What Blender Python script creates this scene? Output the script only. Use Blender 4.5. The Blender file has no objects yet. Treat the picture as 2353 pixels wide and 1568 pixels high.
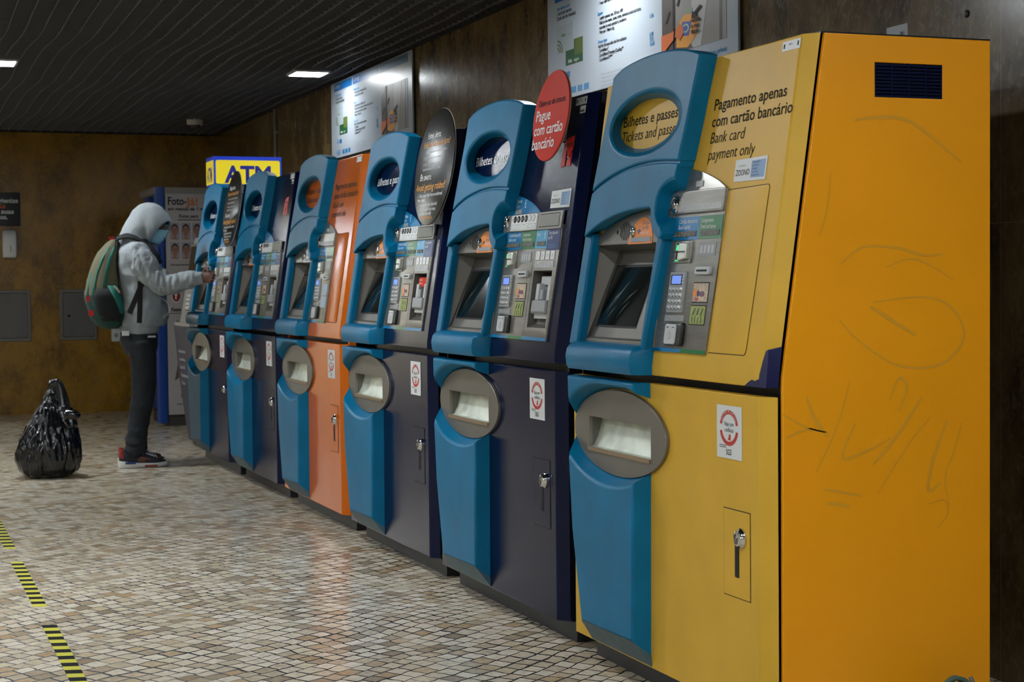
import bpy, bmesh, math, random
from mathutils import Vector, Matrix, noise
from mathutils.geometry import tessellate_polygon

random.seed(7)
scene = bpy.context.scene
COL = scene.collection

# ------------------------------------------------------------------ camera
cam_d = bpy.data.cameras.new('camera')
cam = bpy.data.objects.new('camera', cam_d)
COL.objects.link(cam)
YAW, PITCH, ROLL = math.radians(20.94757742), math.radians(2.09608418), math.radians(-0.58337967)
_cy, _sy = math.cos(YAW), math.sin(YAW)
fw = Vector((_sy * math.cos(PITCH), _cy * math.cos(PITCH), -math.sin(PITCH)))
_r0 = Vector((_cy, -_sy, 0)); _u0 = _r0.cross(fw)
_r = _r0 * math.cos(ROLL) + _u0 * math.sin(ROLL)
_u = -_r0 * math.sin(ROLL) + _u0 * math.cos(ROLL)
cam.matrix_world = Matrix(((_r.x, _u.x, -fw.x, 0), (_r.y, _u.y, -fw.y, 0), (_r.z, _u.z, -fw.z, 1.25), (0, 0, 0, 1)))
cam_d.sensor_width = 36.0
cam_d.lens = 3842.76 / 2353 * 36.0
cam_d.clip_start = 0.05
cam_d.clip_end = 80
cam_d.dof.use_dof = True
cam_d.dof.focus_distance = 5.6
cam_d.dof.aperture_fstop = 9.0
scene.camera = cam

# ------------------------------------------------------------------ world and exposure
world = bpy.data.worlds.new('world'); scene.world = world
world.use_nodes = True
world.node_tree.nodes['Background'].inputs[0].default_value = (0.75, 0.9, 1.0, 1)
world.node_tree.nodes['Background'].inputs[1].default_value = 0.02
scene.view_settings.view_transform = 'Standard'
scene.view_settings.look = 'None'
scene.view_settings.gamma = 1
scene.view_settings.exposure = 0.2
LAMP = 208.0          # radiance of the ceiling panel lamps (colour below)
LAMP_COLOUR = (0.92, 0.97, 1.0)

# ------------------------------------------------------------------ materials
def lin(c):
    return c / 12.92 if c <= 0.04045 else ((c + 0.055) / 1.055) ** 2.4
def hexc(h):
    h = h.lstrip('#')
    return tuple(lin(int(h[i:i + 2], 16) / 255) for i in (0, 2, 4)) + (1.0,)

MATS = {}
def mat(name, col, rough=0.5, metal=0.0, bump=0.0, bscale=300.0, var=0.0, vscale=6.0, spec=0.5, emit=0.0, coat=0.0, stretch=None, trans=0.0):
    if name in MATS: return MATS[name]
    m = bpy.data.materials.new(name); m.use_nodes = True
    nt = m.node_tree; b = nt.nodes['Principled BSDF']
    c = hexc(col) if isinstance(col, str) else col
    b.inputs['Base Color'].default_value = c
    b.inputs['Roughness'].default_value = rough
    b.inputs['Metallic'].default_value = metal
    b.inputs['Specular IOR Level'].default_value = spec
    b.inputs['Coat Weight'].default_value = coat
    b.inputs['Coat Roughness'].default_value = 0.12
    if trans: b.inputs['Transmission Weight'].default_value = trans
    if emit:
        b.inputs['Emission Color'].default_value = c
        b.inputs['Emission Strength'].default_value = emit
    if bump or var:
        tc = nt.nodes.new('ShaderNodeTexCoord')
        src = tc.outputs['Object']
        if stretch:
            mp = nt.nodes.new('ShaderNodeMapping'); mp.inputs['Scale'].default_value = stretch
            nt.links.new(src, mp.inputs['Vector']); src = mp.outputs['Vector']
    if bump:
        n = nt.nodes.new('ShaderNodeTexNoise'); n.inputs['Scale'].default_value = bscale; n.inputs['Detail'].default_value = 2
        bp = nt.nodes.new('ShaderNodeBump'); bp.inputs['Strength'].default_value = bump; bp.inputs['Distance'].default_value = 0.002
        nt.links.new(src, n.inputs['Vector']); nt.links.new(n.outputs['Fac'], bp.inputs['Height']); nt.links.new(bp.outputs['Normal'], b.inputs['Normal'])
    if var:
        n = nt.nodes.new('ShaderNodeTexNoise'); n.inputs['Scale'].default_value = vscale; n.inputs['Detail'].default_value = 5
        r = nt.nodes.new('ShaderNodeValToRGB')
        r.color_ramp.elements[0].position = 0.3; r.color_ramp.elements[1].position = 0.7
        r.color_ramp.elements[0].color = tuple(x * (1 - var) for x in c[:3]) + (1,)
        r.color_ramp.elements[1].color = tuple(min(1, x * (1 + var)) for x in c[:3]) + (1,)
        nt.links.new(src, n.inputs['Vector']); nt.links.new(n.outputs['Fac'], r.inputs['Fac']); nt.links.new(r.outputs['Color'], b.inputs['Base Color'])
    MATS[name] = m
    return m

M_BLUE = mat('blue_moulded_plastic', '#006a93', 0.36, bump=0.25, bscale=500, var=0.12, vscale=7, spec=0.2)
M_SKIRT = mat('scuffed_blue_grey_plastic', '#3d5a66', 0.5, var=0.2, vscale=20)
M_NAVY = mat('navy_gloss_paint', '#0a1434', 0.11, bump=0.13, bscale=420, var=0.12, vscale=4, spec=0.24)
M_NAVYD = mat('dark_navy_paint', '#090c18', 0.3, bump=0.4, bscale=260)
M_YEL = mat('yellow_satin_paint', '#d0a534', 0.42, bump=0.15, bscale=400, var=0.05, vscale=7, spec=0.3)
M_ORG = mat('orange_gloss_paint', '#c86208', 0.13, bump=0.12, bscale=420, var=0.04, vscale=5, spec=0.3)
M_STEEL = mat('brushed_steel', '#96948e', 0.31, metal=0.75, bump=0.08, bscale=60, var=0.12, vscale=9, stretch=(1, 1, 10))
M_BEZEL = mat('bezel_steel', '#7c7973', 0.36, metal=0.75, bump=0.08, bscale=60, var=0.1, vscale=9)
M_STEELD = mat('dark_steel_recess', '#6f6c66', 0.45, metal=0.6, var=0.1)
M_STEELW = mat('bright_worn_steel', '#c9cdc4', 0.32, metal=0.6, var=0.15, vscale=14)
M_PLATE = mat('satin_steel_plate', '#86827c', 0.42, metal=0.75, bump=0.1, bscale=700, var=0.06)
M_CHROME = mat('chrome', '#d8d8d8', 0.12, metal=1.0)
M_BLACK = mat('black_plastic', '#0b0c0e', 0.4)
M_GAP = mat('black_gap', '#050506', 0.7)
M_PLINTH = mat('dark_plinth_metal', '#24262b', 0.45, var=0.25, vscale=15)
M_SCREEN = mat('dark_screen_glass', '#0d1412', 0.12, spec=0.6)
M_WHITE = mat('white_print', '#dfe2e2', 0.5)
M_STICK = mat('white_sticker', '#d3d6d6', 0.4)
M_INK = mat('dark_ink', '#131315', 0.65, spec=0.15)
M_INKB = mat('brown_black_ink', '#1c1913', 0.65, spec=0.15)
M_LBLUE = mat('label_blue', '#0a75ab', 0.28)
M_LCYAN = mat('label_light_blue', '#3f9ecb', 0.3)
M_LGREEN = mat('label_green', '#12703a', 0.28)
M_LDBLUE = mat('label_dark_blue', '#082a68', 0.28)
M_ORLAB = mat('label_orange', '#e8872a', 0.4)
M_RED = mat('sign_red', '#c8301e', 0.6, spec=0.2)
M_REDT = mat('logo_red', '#e02e1e', 0.4)
M_SIGNB = mat('sign_black', '#15140f', 0.25)
M_ORTXT = mat('orange_lettering', '#e29a3a', 0.45)
M_LCD = mat('lcd_lit_blue', '#6d8fe8', 0.4, emit=0.45)
M_LED = mat('green_led', '#18d070', 0.4, emit=1.2)
M_GREY = mat('mid_grey_plastic', '#8d9093', 0.4)
M_GREYL = mat('light_grey_plastic', '#b6b9bb', 0.4)
M_PALE = mat('pale_grey_print', '#9fb4c8', 0.5)

# ------------------------------------------------------------------ mesh builder
def link(o):
    COL.objects.link(o); return o
def tag(o, label=None, cat=None, group=None, kind=None):
    if label: o['label'] = label
    if cat: o['category'] = cat
    if group: o['group'] = group
    if kind: o['kind'] = kind
    return o
def empty(name, loc, label, cat, group=None, rz=0):
    o = bpy.data.objects.new(name, None); link(o)
    o.location = loc; o.rotation_euler = (0, 0, rz); o.empty_display_size = 0.1
    return tag(o, label, cat, group)

_txt_cache = {}
def text_mesh(s, bold=0.0):
    key = (s, bold)
    if key in _txt_cache: return _txt_cache[key]
    cu = bpy.data.curves.new('t', 'FONT'); cu.body = s; cu.size = 1.0; cu.offset = bold; cu.resolution_u = 3
    cu.align_x = 'LEFT'
    ob = bpy.data.objects.new('t', cu); COL.objects.link(ob)
    dg = bpy.context.evaluated_depsgraph_get()
    me = ob.evaluated_get(dg).to_mesh()
    vs = [(v.co.x, v.co.y) for v in me.vertices]
    fs = [tuple(p.vertices) for p in me.polygons]
    ob.evaluated_get(dg).to_mesh_clear()
    bpy.data.objects.remove(ob); bpy.data.curves.remove(cu)
    _txt_cache[key] = (vs, fs)
    return vs, fs

def ell(cx, cz, a, b, n=48, t0=0.0):
    return [(cx + a * math.cos(t0 + 2 * math.pi * i / n), cz + b * math.sin(t0 + 2 * math.pi * i / n)) for i in range(n)]
def rrect(u0, u1, z0, z1, r, n=4):
    out = []
    for cx, cz, a0 in ((u1 - r, z1 - r, 0), (u0 + r, z1 - r, 90), (u0 + r, z0 + r, 180), (u1 - r, z0 + r, 270)):
        for i in range(n + 1):
            a = math.radians(a0 + 90 * i / n); out.append((cx + r * math.cos(a), cz + r * math.sin(a)))
    return out
def spline(pts, n=6):
    """Catmull-Rom through the points, ends kept"""
    out = []
    P = [pts[0]] + list(pts) + [pts[-1]]
    for i in range(1, len(P) - 2):
        p0, p1, p2, p3 = P[i - 1], P[i], P[i + 1], P[i + 2]
        for k in range(n):
            t = k / n
            out.append(tuple(0.5 * ((2 * p1[j]) + (-p0[j] + p2[j]) * t + (2 * p0[j] - 5 * p1[j] + 4 * p2[j] - p3[j]) * t * t + (-p0[j] + 3 * p1[j] - 3 * p2[j] + p3[j]) * t ** 3) for j in range(len(p1))))
    out.append(tuple(pts[-1]))
    return out
def area2(l):
    return sum(l[i][0] * l[(i + 1) % len(l)][1] - l[(i + 1) % len(l)][0] * l[i][1] for i in range(len(l)))
def ccw(l): return l if area2(l) > 0 else l[::-1]
def inset(l, d):
    """inset a ccw loop by d (negative grows it)"""
    out = []; n = len(l)
    for i in range(n):
        p = Vector(l[i]); a = Vector(l[i - 1]); b = Vector(l[(i + 1) % n])
        e1 = (p - a); e2 = (b - p)
        if e1.length < 1e-9: e1 = e2
        if e2.length < 1e-9: e2 = e1
        e1.normalize(); e2.normalize()
        n1 = Vector((-e1.y, e1.x)); n2 = Vector((-e2.y, e2.x))
        m = n1 + n2
        if m.length < 1e-6: m = n1.copy()
        m.normalize(); k = max(0.45, m.dot(n1))
        q = p + m * (d / k); out.append((q.x, q.y))
    return out

class MB:
    """collects geometry given in (a, off, z) or world coordinates; T maps it to object space"""
    def __init__(s, T=None):
        s.v = []; s.f = []; s.m = []; s.mats = []; s.T = T or (lambda a, o, z: (a, o, z))
    def add(s, vs, fs, m):
        if m not in s.mats: s.mats.append(m)
        k = s.mats.index(m); n = len(s.v)
        s.v += [s.T(*p) for p in vs]
        for f in fs: s.f.append(tuple(i + n for i in f)); s.m.append(k)
        return s
    def box(s, a0, a1, o0, o1, z0, z1, m):
        vs = [(a, o, z) for z in (z0, z1) for o in (o0, o1) for a in (a0, a1)]
        return s.add(vs, [(0, 1, 3, 2), (4, 6, 7, 5), (0, 4, 5, 1), (2, 3, 7, 6), (0, 2, 6, 4), (1, 5, 7, 3)], m)
    def bbox(s, a0, a1, o0, o1, z0, z1, m, r=0.005):
        """box whose front (o1) edges are rounded"""
        return s.slab(rrect(a0, a1, z0, z1, min(r * 1.5, (a1 - a0) / 2.01, (z1 - z0) / 2.01)), o0, o1, m, r=r)
    def slab(s, outer, o0, o1, m, holes=(), back=None, hback=None, r=0.0, rs=3, capback=True, hr=None):
        outer = list(outer)
        if area2(outer) < 0:
            outer = outer[::-1]; back = back[::-1] if back else None
        hs = []; hb = []
        for i, h in enumerate(holes):
            h = list(h); bk = list(hback[i]) if hback else None
            if area2(h) < 0: h = h[::-1]; bk = bk[::-1] if bk else None
            hs.append(h); hb.append(bk or h)
        back = back or outer
        hr = r if hr is None else hr
        def rings(front, bk, sgn, rr):
            L = [(bk, o0)]
            if rr > 0:
                k = min(1.0, rr / max(1e-6, o1 - o0))
                mid = [(f[0] + (b[0] - f[0]) * k, f[1] + (b[1] - f[1]) * k) for f, b in zip(front, bk)]
                e_ = min(0.002, rr * 0.5); k2 = min(1.0, (rr + e_) / max(1e-6, o1 - o0))
                if k2 < 0.95: L.append(([(f[0] + (b[0] - f[0]) * k2, f[1] + (b[1] - f[1]) * k2) for f, b in zip(front, bk)], o1 - rr - e_))
                L.append((mid, o1 - rr))
                for i in range(1, rs + 1):
                    t = math.pi / 2 * i / rs
                    L.append((inset(front, sgn * rr * (1 - math.cos(t))), o1 - rr + rr * math.sin(t)))
                if rr >= 0.002: L.append((inset(front, sgn * (rr + e_)), o1))
            else: L.append((front, o1))
            return L
        allr = [rings(outer, back, 1, r)] + [rings(h, b, -1, hr) for h, b in zip(hs, hb)]
        vs = []; fs = []; tops = []; bots = []
        for R in allr:
            n = len(R[0][0]); base = len(vs)
            for l, o in R: vs += [(p[0], o, p[1]) for p in l]
            for k in range(len(R) - 1):
                for i in range(n):
                    j = (i + 1) % n
                    fs.append((base + k * n + i, base + k * n + j, base + (k + 1) * n + j, base + (k + 1) * n + i))
            tops.append((base + (len(R) - 1) * n, [Vector((p[0], p[1], 0)) for p in R[-1][0]])); bots.append((base, [Vector((p[0], p[1], 0)) for p in R[0][0]]))
        for group in ((tops, bots) if capback else (tops,)):
            idx = [g[0] + i for g in group for i in range(len(g[1]))]
            for t in tessellate_polygon([g[1] for g in group]): fs.append(tuple(idx[i] for i in t))
        return s.add(vs, fs, m)
    def sheet(s, pts, o, m, th=0.0012):
        return s.slab(pts, o - th, o, m, capback=False)
    def text(s, txt, a, o, z, size, m, sx=0.85, shear=0.0, bold=0.0, width=None, al='L', clip=None):
        vs, fs = text_mesh(txt, bold)
        if not vs: return s
        w = max(v[0] for v in vs)
        if width: sx = width / (w * size)
        dx = {'L': 0, 'C': -w * sx * size / 2, 'R': -w * sx * size}[al]
        pts = [(a + dx + v[0] * size * sx + v[1] * size * shear, o, z + v[1] * size) for v in vs]
        if clip: fs = [f for f in fs if all(clip(pts[i][0], pts[i][2]) for i in f)]
        return s.add(pts, fs, m)
    def loft(s, secs, m, caps=True):
        """secs: list of rings (lists of 3d points, same count)"""
        n = len(secs[0]); vs = [p for r in secs for p in r]; fs = []
        for k in range(len(secs) - 1):
            for i in range(n):
                j = (i + 1) % n; fs.append((k * n + i, k * n + j, (k + 1) * n + j, (k + 1) * n + i))
        if caps: fs += [tuple(range(n))[::-1], tuple((len(secs) - 1) * n + i for i in range(n))]
        return s.add(vs, fs, m)
    def tube(s, pts, rad, m, n=10, flat=1.0, caps=True):
        """rad: number or list; flat: squash factor of the second axis"""
        pts = [Vector(p) for p in pts]; secs = []
        up = Vector((0, 0, 1))
        for i, p in enumerate(pts):
            d = (pts[min(i + 1, len(pts) - 1)] - pts[max(i - 1, 0)]).normalized()
            if i == 0:
                x = d.cross(up)
                if x.length < 0.1: x = d.cross(Vector((0, 1, 0)))
            else:
                x = x - d * x.dot(d)
            x.normalize(); y = d.cross(x)
            r = rad[i] if isinstance(rad, (list, tuple)) else rad
            rx, ry = r if isinstance(r, tuple) else (r, r * flat)
            secs.append([tuple(p + x * (rx * math.cos(2 * math.pi * k / n)) + y * (ry * math.sin(2 * math.pi * k / n))) for k in range(n)])
        return s.loft(secs, m, caps)
    def lathe(s, prof, c, axis, m, n=24):
        """prof: (radius, height) pairs along axis from c"""
        ax = Vector(axis).normalized(); x = ax.orthogonal().normalized(); y = ax.cross(x); c = Vector(c)
        secs = [[tuple(c + ax * h + x * (r * math.cos(2 * math.pi * k / n)) + y * (r * math.sin(2 * math.pi * k / n))) for k in range(n)] for r, h in prof]
        return s.loft(secs, m)
    def mesh(s, name, sharp=38, clean=True):
        me = bpy.data.meshes.new(name)
        me.from_pydata([tuple(p) for p in s.v], [], s.f)
        for m in s.mats: me.materials.append(m)
        me.polygons.foreach_set('material_index', s.m)
        me.polygons.foreach_set('use_smooth', [True] * len(me.polygons))
        me.update()
        bm = bmesh.new(); bm.from_mesh(me)
        bmesh.ops.recalc_face_normals(bm, faces=bm.faces[:])
        for e in bm.edges:
            if len(e.link_faces) == 2:
                if e.calc_face_angle(0) > math.radians(sharp): e.smooth = False
        bm.to_mesh(me); bm.free()
        return me
    def build(s, name, parent=None, loc=None, sharp=38):
        o = bpy.data.objects.new(name, s.mesh(name, sharp)); link(o)
        if parent: o.parent = parent
        if loc: o.location = loc
        return o

def remeshed(name, mb, voxel, smooth=2, parent=None, deform=None, cut=None, loc=None, materials=None, shade=180):
    """one continuous skin over overlapping closed lofts"""
    me = mb.mesh(name)
    ob = bpy.data.objects.new(name, me); link(ob)
    r = ob.modifiers.new('r', 'REMESH'); r.mode = 'VOXEL'; r.voxel_size = voxel
    sm = ob.modifiers.new('s', 'SMOOTH'); sm.factor = 0.5; sm.iterations = smooth
    cutter = None
    if cut:
        cutter = []
        for c_ in cut:
            co = bpy.data.objects.new('cut', c_.mesh('cut')); link(co); cutter.append(co)
            b = ob.modifiers.new('b', 'BOOLEAN'); b.operation = 'DIFFERENCE'; b.object = co; b.solver = 'EXACT'
    dg = bpy.context.evaluated_depsgraph_get(); dg.update()
    m2 = bpy.data.meshes.new_from_object(ob.evaluated_get(dg))
    m2.name = name
    ob.modifiers.clear(); ob.data = m2; bpy.data.meshes.remove(me)
    if cutter:
        for co in cutter: bpy.data.objects.remove(co)
    if deform:
        ns = [v.normal.copy() for v in m2.vertices]
        for v, n in zip(m2.vertices, ns): v.co = deform(v.co.copy(), n)
    m2.materials.clear()
    for m in (materials or mb.mats[:1]): m2.materials.append(m)
    for p in m2.polygons: p.use_smooth = True; p.material_index = 0
    if parent: ob.parent = parent
    if loc: ob.location = loc
    return ob

# ------------------------------------------------------------------ the setting
XW, YB, HC = 3.22, 16.66, 2.72
XL, YF = -5.5, -5.0

def node_math(nt, op, a, b=None, c=None):
    n = nt.nodes.new('ShaderNodeMath'); n.operation = op
    for i, x in enumerate((a, b, c)):
        if x is None: continue
        if isinstance(x, (int, float)): n.inputs[i].default_value = x
        else: nt.links.new(x, n.inputs[i])
    return n.outputs[0]

def floor_material():
    m = bpy.data.materials.new('limestone_mosaic'); m.use_nodes = True
    nt = m.node_tree; b = nt.nodes['Principled BSDF']; L = nt.links
    tc = nt.nodes.new('ShaderNodeTexCoord')
    mp = nt.nodes.new('ShaderNodeMapping'); mp.inputs['Rotation'].default_value = (0, 0, math.radians(-31))
    L.new(tc.outputs['Object'], mp.inputs['Vector'])
    # wavy rows
    nz = nt.nodes.new('ShaderNodeTexNoise'); nz.inputs['Scale'].default_value = 1.1; nz.inputs['Detail'].default_value = 1
    L.new(mp.outputs['Vector'], nz.inputs['Vector'])
    nz2 = nt.nodes.new('ShaderNodeTexNoise'); nz2.inputs['Scale'].default_value = 13; nz2.inputs['Detail'].default_value = 2
    L.new(mp.outputs['Vector'], nz2.inputs['Vector'])
    sep = nt.nodes.new('ShaderNodeSeparateXYZ'); L.new(mp.outputs['Vector'], sep.inputs[0])
    c1 = nt.nodes.new('ShaderNodeSeparateXYZ'); L.new(nz.outputs['Color'], c1.inputs[0])
    c2 = nt.nodes.new('ShaderNodeSeparateXYZ'); L.new(nz2.outputs['Color'], c2.inputs[0])
    def warp(x, i, s1, s2):
        a = node_math(nt, 'MULTIPLY_ADD', c1.outputs[i], s1, x)
        return node_math(nt, 'MULTIPLY_ADD', c2.outputs[i], s2, a)
    X = warp(sep.outputs[0], 0, 0.22, 0.026); Y = warp(sep.outputs[1], 1, 0.22, 0.026)
    S = 0.063
    v = node_math(nt, 'DIVIDE', Y, S); row = node_math(nt, 'FLOOR', v); fv = node_math(nt, 'SUBTRACT', v, row)
    wr = nt.nodes.new('ShaderNodeTexWhiteNoise'); wr.noise_dimensions = '1D'; L.new(row, wr.inputs['W'])
    u = node_math(nt, 'MULTIPLY_ADD', wr.outputs['Value'], 3.0, node_math(nt, 'DIVIDE', X, S * 1.08))
    cell = node_math(nt, 'FLOOR', u); fu = node_math(nt, 'SUBTRACT', u, cell)
    du = node_math(nt, 'MINIMUM', fu, node_math(nt, 'SUBTRACT', 1.0, fu))
    dv = node_math(nt, 'MINIMUM', fv, node_math(nt, 'SUBTRACT', 1.0, fv))
    d = node_math(nt, 'SMOOTH_MIN', du, dv, 0.06)
    nz3 = nt.nodes.new('ShaderNodeTexNoise'); nz3.inputs['Scale'].default_value = 5; nz3.inputs['Detail'].default_value = 3
    L.new(mp.outputs['Vector'], nz3.inputs['Vector'])
    jw = node_math(nt, 'MULTIPLY_ADD', nz3.outputs['Fac'], 0.17, -0.022)
    edge = nt.nodes.new('ShaderNodeMapRange'); edge.clamp = True
    L.new(node_math(nt, 'SUBTRACT', d, jw), edge.inputs['Value'])
    edge.inputs['From Min'].default_value = -0.015; edge.inputs['From Max'].default_value = 0.02
    cb = nt.nodes.new('ShaderNodeCombineXYZ'); L.new(cell, cb.inputs[0]); L.new(row, cb.inputs[1])
    wn = nt.nodes.new('ShaderNodeTexWhiteNoise'); wn.noise_dimensions = '2D'; L.new(cb.outputs[0], wn.inputs['Vector'])
    rp = nt.nodes.new('ShaderNodeValToRGB'); e = rp.color_ramp.elements
    e[0].position = 0.0; e[0].color = hexc('#ab977c'); e[1].position = 1.0; e[1].color = hexc('#f5ead6')
    for p, c in ((0.12, '#cdbca1'), (0.3, '#e0d2b8'), (0.5, '#eaddc6'), (0.7, '#f2e8d4'), (0.82, '#e4d7b8'), (0.9, '#cbad86')):
        x = rp.color_ramp.elements.new(p); x.color = hexc(c)
    L.new(wn.outputs['Value'], rp.inputs['Fac'])
    # dirt in broad patches
    mx0 = nt.nodes.new('ShaderNodeMix'); mx0.data_type = 'RGBA'; mx0.blend_type = 'MULTIPLY'
    nz4 = nt.nodes.new('ShaderNodeTexNoise'); nz4.inputs['Scale'].default_value = 40; nz4.inputs['Detail'].default_value = 4
    L.new(mp.outputs['Vector'], nz4.inputs['Vector'])
    mr = nt.nodes.new('ShaderNodeMapRange'); L.new(nz4.outputs['Fac'], mr.inputs['Value'])
    mr.inputs['From Min'].default_value = 0.3; mr.inputs['From Max'].default_value = 0.7; mr.inputs['To Min'].default_value = 0.78; mr.inputs['To Max'].default_value = 1.05
    cc = nt.nodes.new('ShaderNodeCombineXYZ')
    for i in range(3): L.new(mr.outputs[0], cc.inputs[i])
    mx0.inputs[0].default_value = 1; L.new(rp.outputs['Color'], mx0.inputs[6]); L.new(cc.outputs[0], mx0.inputs[7])
    mx = nt.nodes.new('ShaderNodeMix'); mx.data_type = 'RGBA'
    L.new(edge.outputs[0], mx.inputs[0]); mx.inputs[6].default_value = hexc('#25211a'); L.new(mx0.outputs[2], mx.inputs[7])
    L.new(mx.outputs[2], b.inputs['Base Color'])
    b.inputs['Roughness'].default_value = 0.27
    rr = nt.nodes.new('ShaderNodeMapRange'); L.new(edge.outputs[0], rr.inputs['Value']); rr.inputs['To Min'].default_value = 0.6; rr.inputs['To Max'].default_value = 0.17
    L.new(rr.outputs[0], b.inputs['Roughness'])
    bp = nt.nodes.new('ShaderNodeBump'); bp.inputs['Strength'].default_value = 0.14; bp.inputs['Distance'].default_value = 0.003
    hh = node_math(nt, 'MULTIPLY_ADD', wn.outputs['Value'], 0.25, edge.outputs[0])
    L.new(hh, bp.inputs['Height']); L.new(bp.outputs['Normal'], b.inputs['Normal'])
    return m

def stone_material(name, axis, dark, mid, light, fleck, off, zoff, rough=0.22, zs=2.6):
    """polished marbled stone slabs with fine seams; axis: 0 along x, 1 along y"""
    m = bpy.data.materials.new(name); m.use_nodes = True
    nt = m.node_tree; b = nt.nodes['Principled BSDF']; L = nt.links
    tc = nt.nodes.new('ShaderNodeTexCoord'); sep = nt.nodes.new('ShaderNodeSeparateXYZ'); L.new(tc.outputs['Object'], sep.inputs[0])
    mp = nt.nodes.new('ShaderNodeMapping'); mp.inputs['Scale'].default_value = (1, 1, 0.6); L.new(tc.outputs['Object'], mp.inputs[0])
    n1 = nt.nodes.new('ShaderNodeTexNoise'); n1.inputs['Scale'].default_value = 5; n1.inputs['Detail'].default_value = 8; n1.inputs['Roughness'].default_value = 0.65
    n2 = nt.nodes.new('ShaderNodeTexNoise'); n2.inputs['Scale'].default_value = 34; n2.inputs['Detail'].default_value = 6; n2.inputs['Roughness'].default_value = 0.6; n2.inputs['Distortion'].default_value = 1.2
    L.new(mp.outputs[0], n1.inputs['Vector']); L.new(mp.outputs[0], n2.inputs['Vector'])
    r1 = nt.nodes.new('ShaderNodeValToRGB'); e = r1.color_ramp.elements
    e[0].position = 0.35; e[0].color = hexc(dark); e[1].position = 0.68; e[1].color = hexc(light)
    x = e.new(0.5); x.color = hexc(mid)
    L.new(n1.outputs['Fac'], r1.inputs['Fac'])
    r2 = nt.nodes.new('ShaderNodeValToRGB'); e = r2.color_ramp.elements; e[0].position = 0.5; e[0].color = (0, 0, 0, 1); e[1].position = 0.80; e[1].color = (0.55, 0.55, 0.55, 1)
    L.new(n2.outputs['Fac'], r2.inputs['Fac'])
    mx = nt.nodes.new('ShaderNodeMix'); mx.data_type = 'RGBA'; L.new(r2.outputs['Color'], mx.inputs[0]); L.new(r1.outputs['Color'], mx.inputs[6]); mx.inputs[7].default_value = hexc(fleck)
    def seam(x, o, s):
        t = node_math(nt, 'DIVIDE', node_math(nt, 'SUBTRACT', x, o), s)
        f = node_math(nt, 'ABSOLUTE', node_math(nt, 'SUBTRACT', t, node_math(nt, 'ROUND', t)))
        return node_math(nt, 'LESS_THAN', f, 0.0016 / s)
    sm = node_math(nt, 'MAXIMUM', seam(sep.outputs[axis], off, 1.26), seam(sep.outputs[2], zoff, zs))
    m2 = nt.nodes.new('ShaderNodeMix'); m2.data_type = 'RGBA'; L.new(sm, m2.inputs[0]); L.new(mx.outputs[2], m2.inputs[6]); m2.inputs[7].default_value = hexc('#7d735f')
    L.new(m2.outputs[2], b.inputs['Base Color']); b.inputs['Roughness'].default_value = rough
    rr = nt.nodes.new('ShaderNodeMapRange'); L.new(n2.outputs['Fac'], rr.inputs['Value']); rr.inputs['To Min'].default_value = rough - 0.08; rr.inputs['To Max'].default_value = rough + 0.06
    L.new(rr.outputs[0], b.inputs['Roughness'])
    return m

def structure(name, mb):
    o = mb.build(name); o['kind'] = 'structure'; return o

M_FLOOR = floor_material()
M_WALLR = stone_material('brown_marbled_stone', 1, '#4d3c26', '#685434', '#7f6c49', '#978b6d', 4.234, 1.409)
M_WALLB = stone_material('ochre_marbled_stone', 0, '#64470a', '#86610e', '#9c7418', '#ab8f48', 2.016, 3.2, 0.3, 3.1)
M_WALLP = mat('pale_station_stone', '#c4bfb0', 0.5, var=0.08, vscale=4)
b = MB(); b.box(XL, XW, YF, YB, -0.1, 0.0, M_FLOOR); structure('floor', b)
b = MB(); b.box(XW, XW + 0.1, YF, YB + 0.1, -0.1, 3.3, M_WALLR); structure('wall_right', b)
b = MB(); b.box(0.30, XW, YB, YB + 0.1, -0.1, 3.3, M_WALLB); b.box(XL, -1.35, YB, YB + 0.1, -0.1, 3.3, M_WALLB); b.box(-1.35, 0.30, YB, YB + 0.1, 2.45, 3.3, M_WALLB); structure('wall_back', b)
# unseen passage, added to carry the bright area inferred from the machines' sheen
b = MB(); b.box(0.30, 0.40, YB + 0.1, 20.2, -0.1, 2.55, M_WALLP); b.box(-1.45, -1.35, YB + 0.1, 20.2, -0.1, 2.55, M_WALLP); b.box(-1.45, 0.40, 20.1, 20.2, -0.1, 2.55, M_WALLP); b.box(-1.35, 0.30, YB + 0.1, 20.1, 2.47, 2.55, M_WALLP); structure('wall_added_passage', b)
b = MB(); b.box(-1.35, 0.30, YB, 20.1, -0.1, 0.0, M_FLOOR); o = structure('trim_4', b)  # floor of the added passage
b = MB(); b.box(XL - 0.1, XL, YF, YB + 0.1, -0.1, 3.3, M_WALLP); structure('wall_left', b)
b = MB(); b.box(XL - 0.1, XW + 0.1, YF - 0.1, YF, -0.1, 3.3, M_WALLP); structure('wall_front', b)

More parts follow.
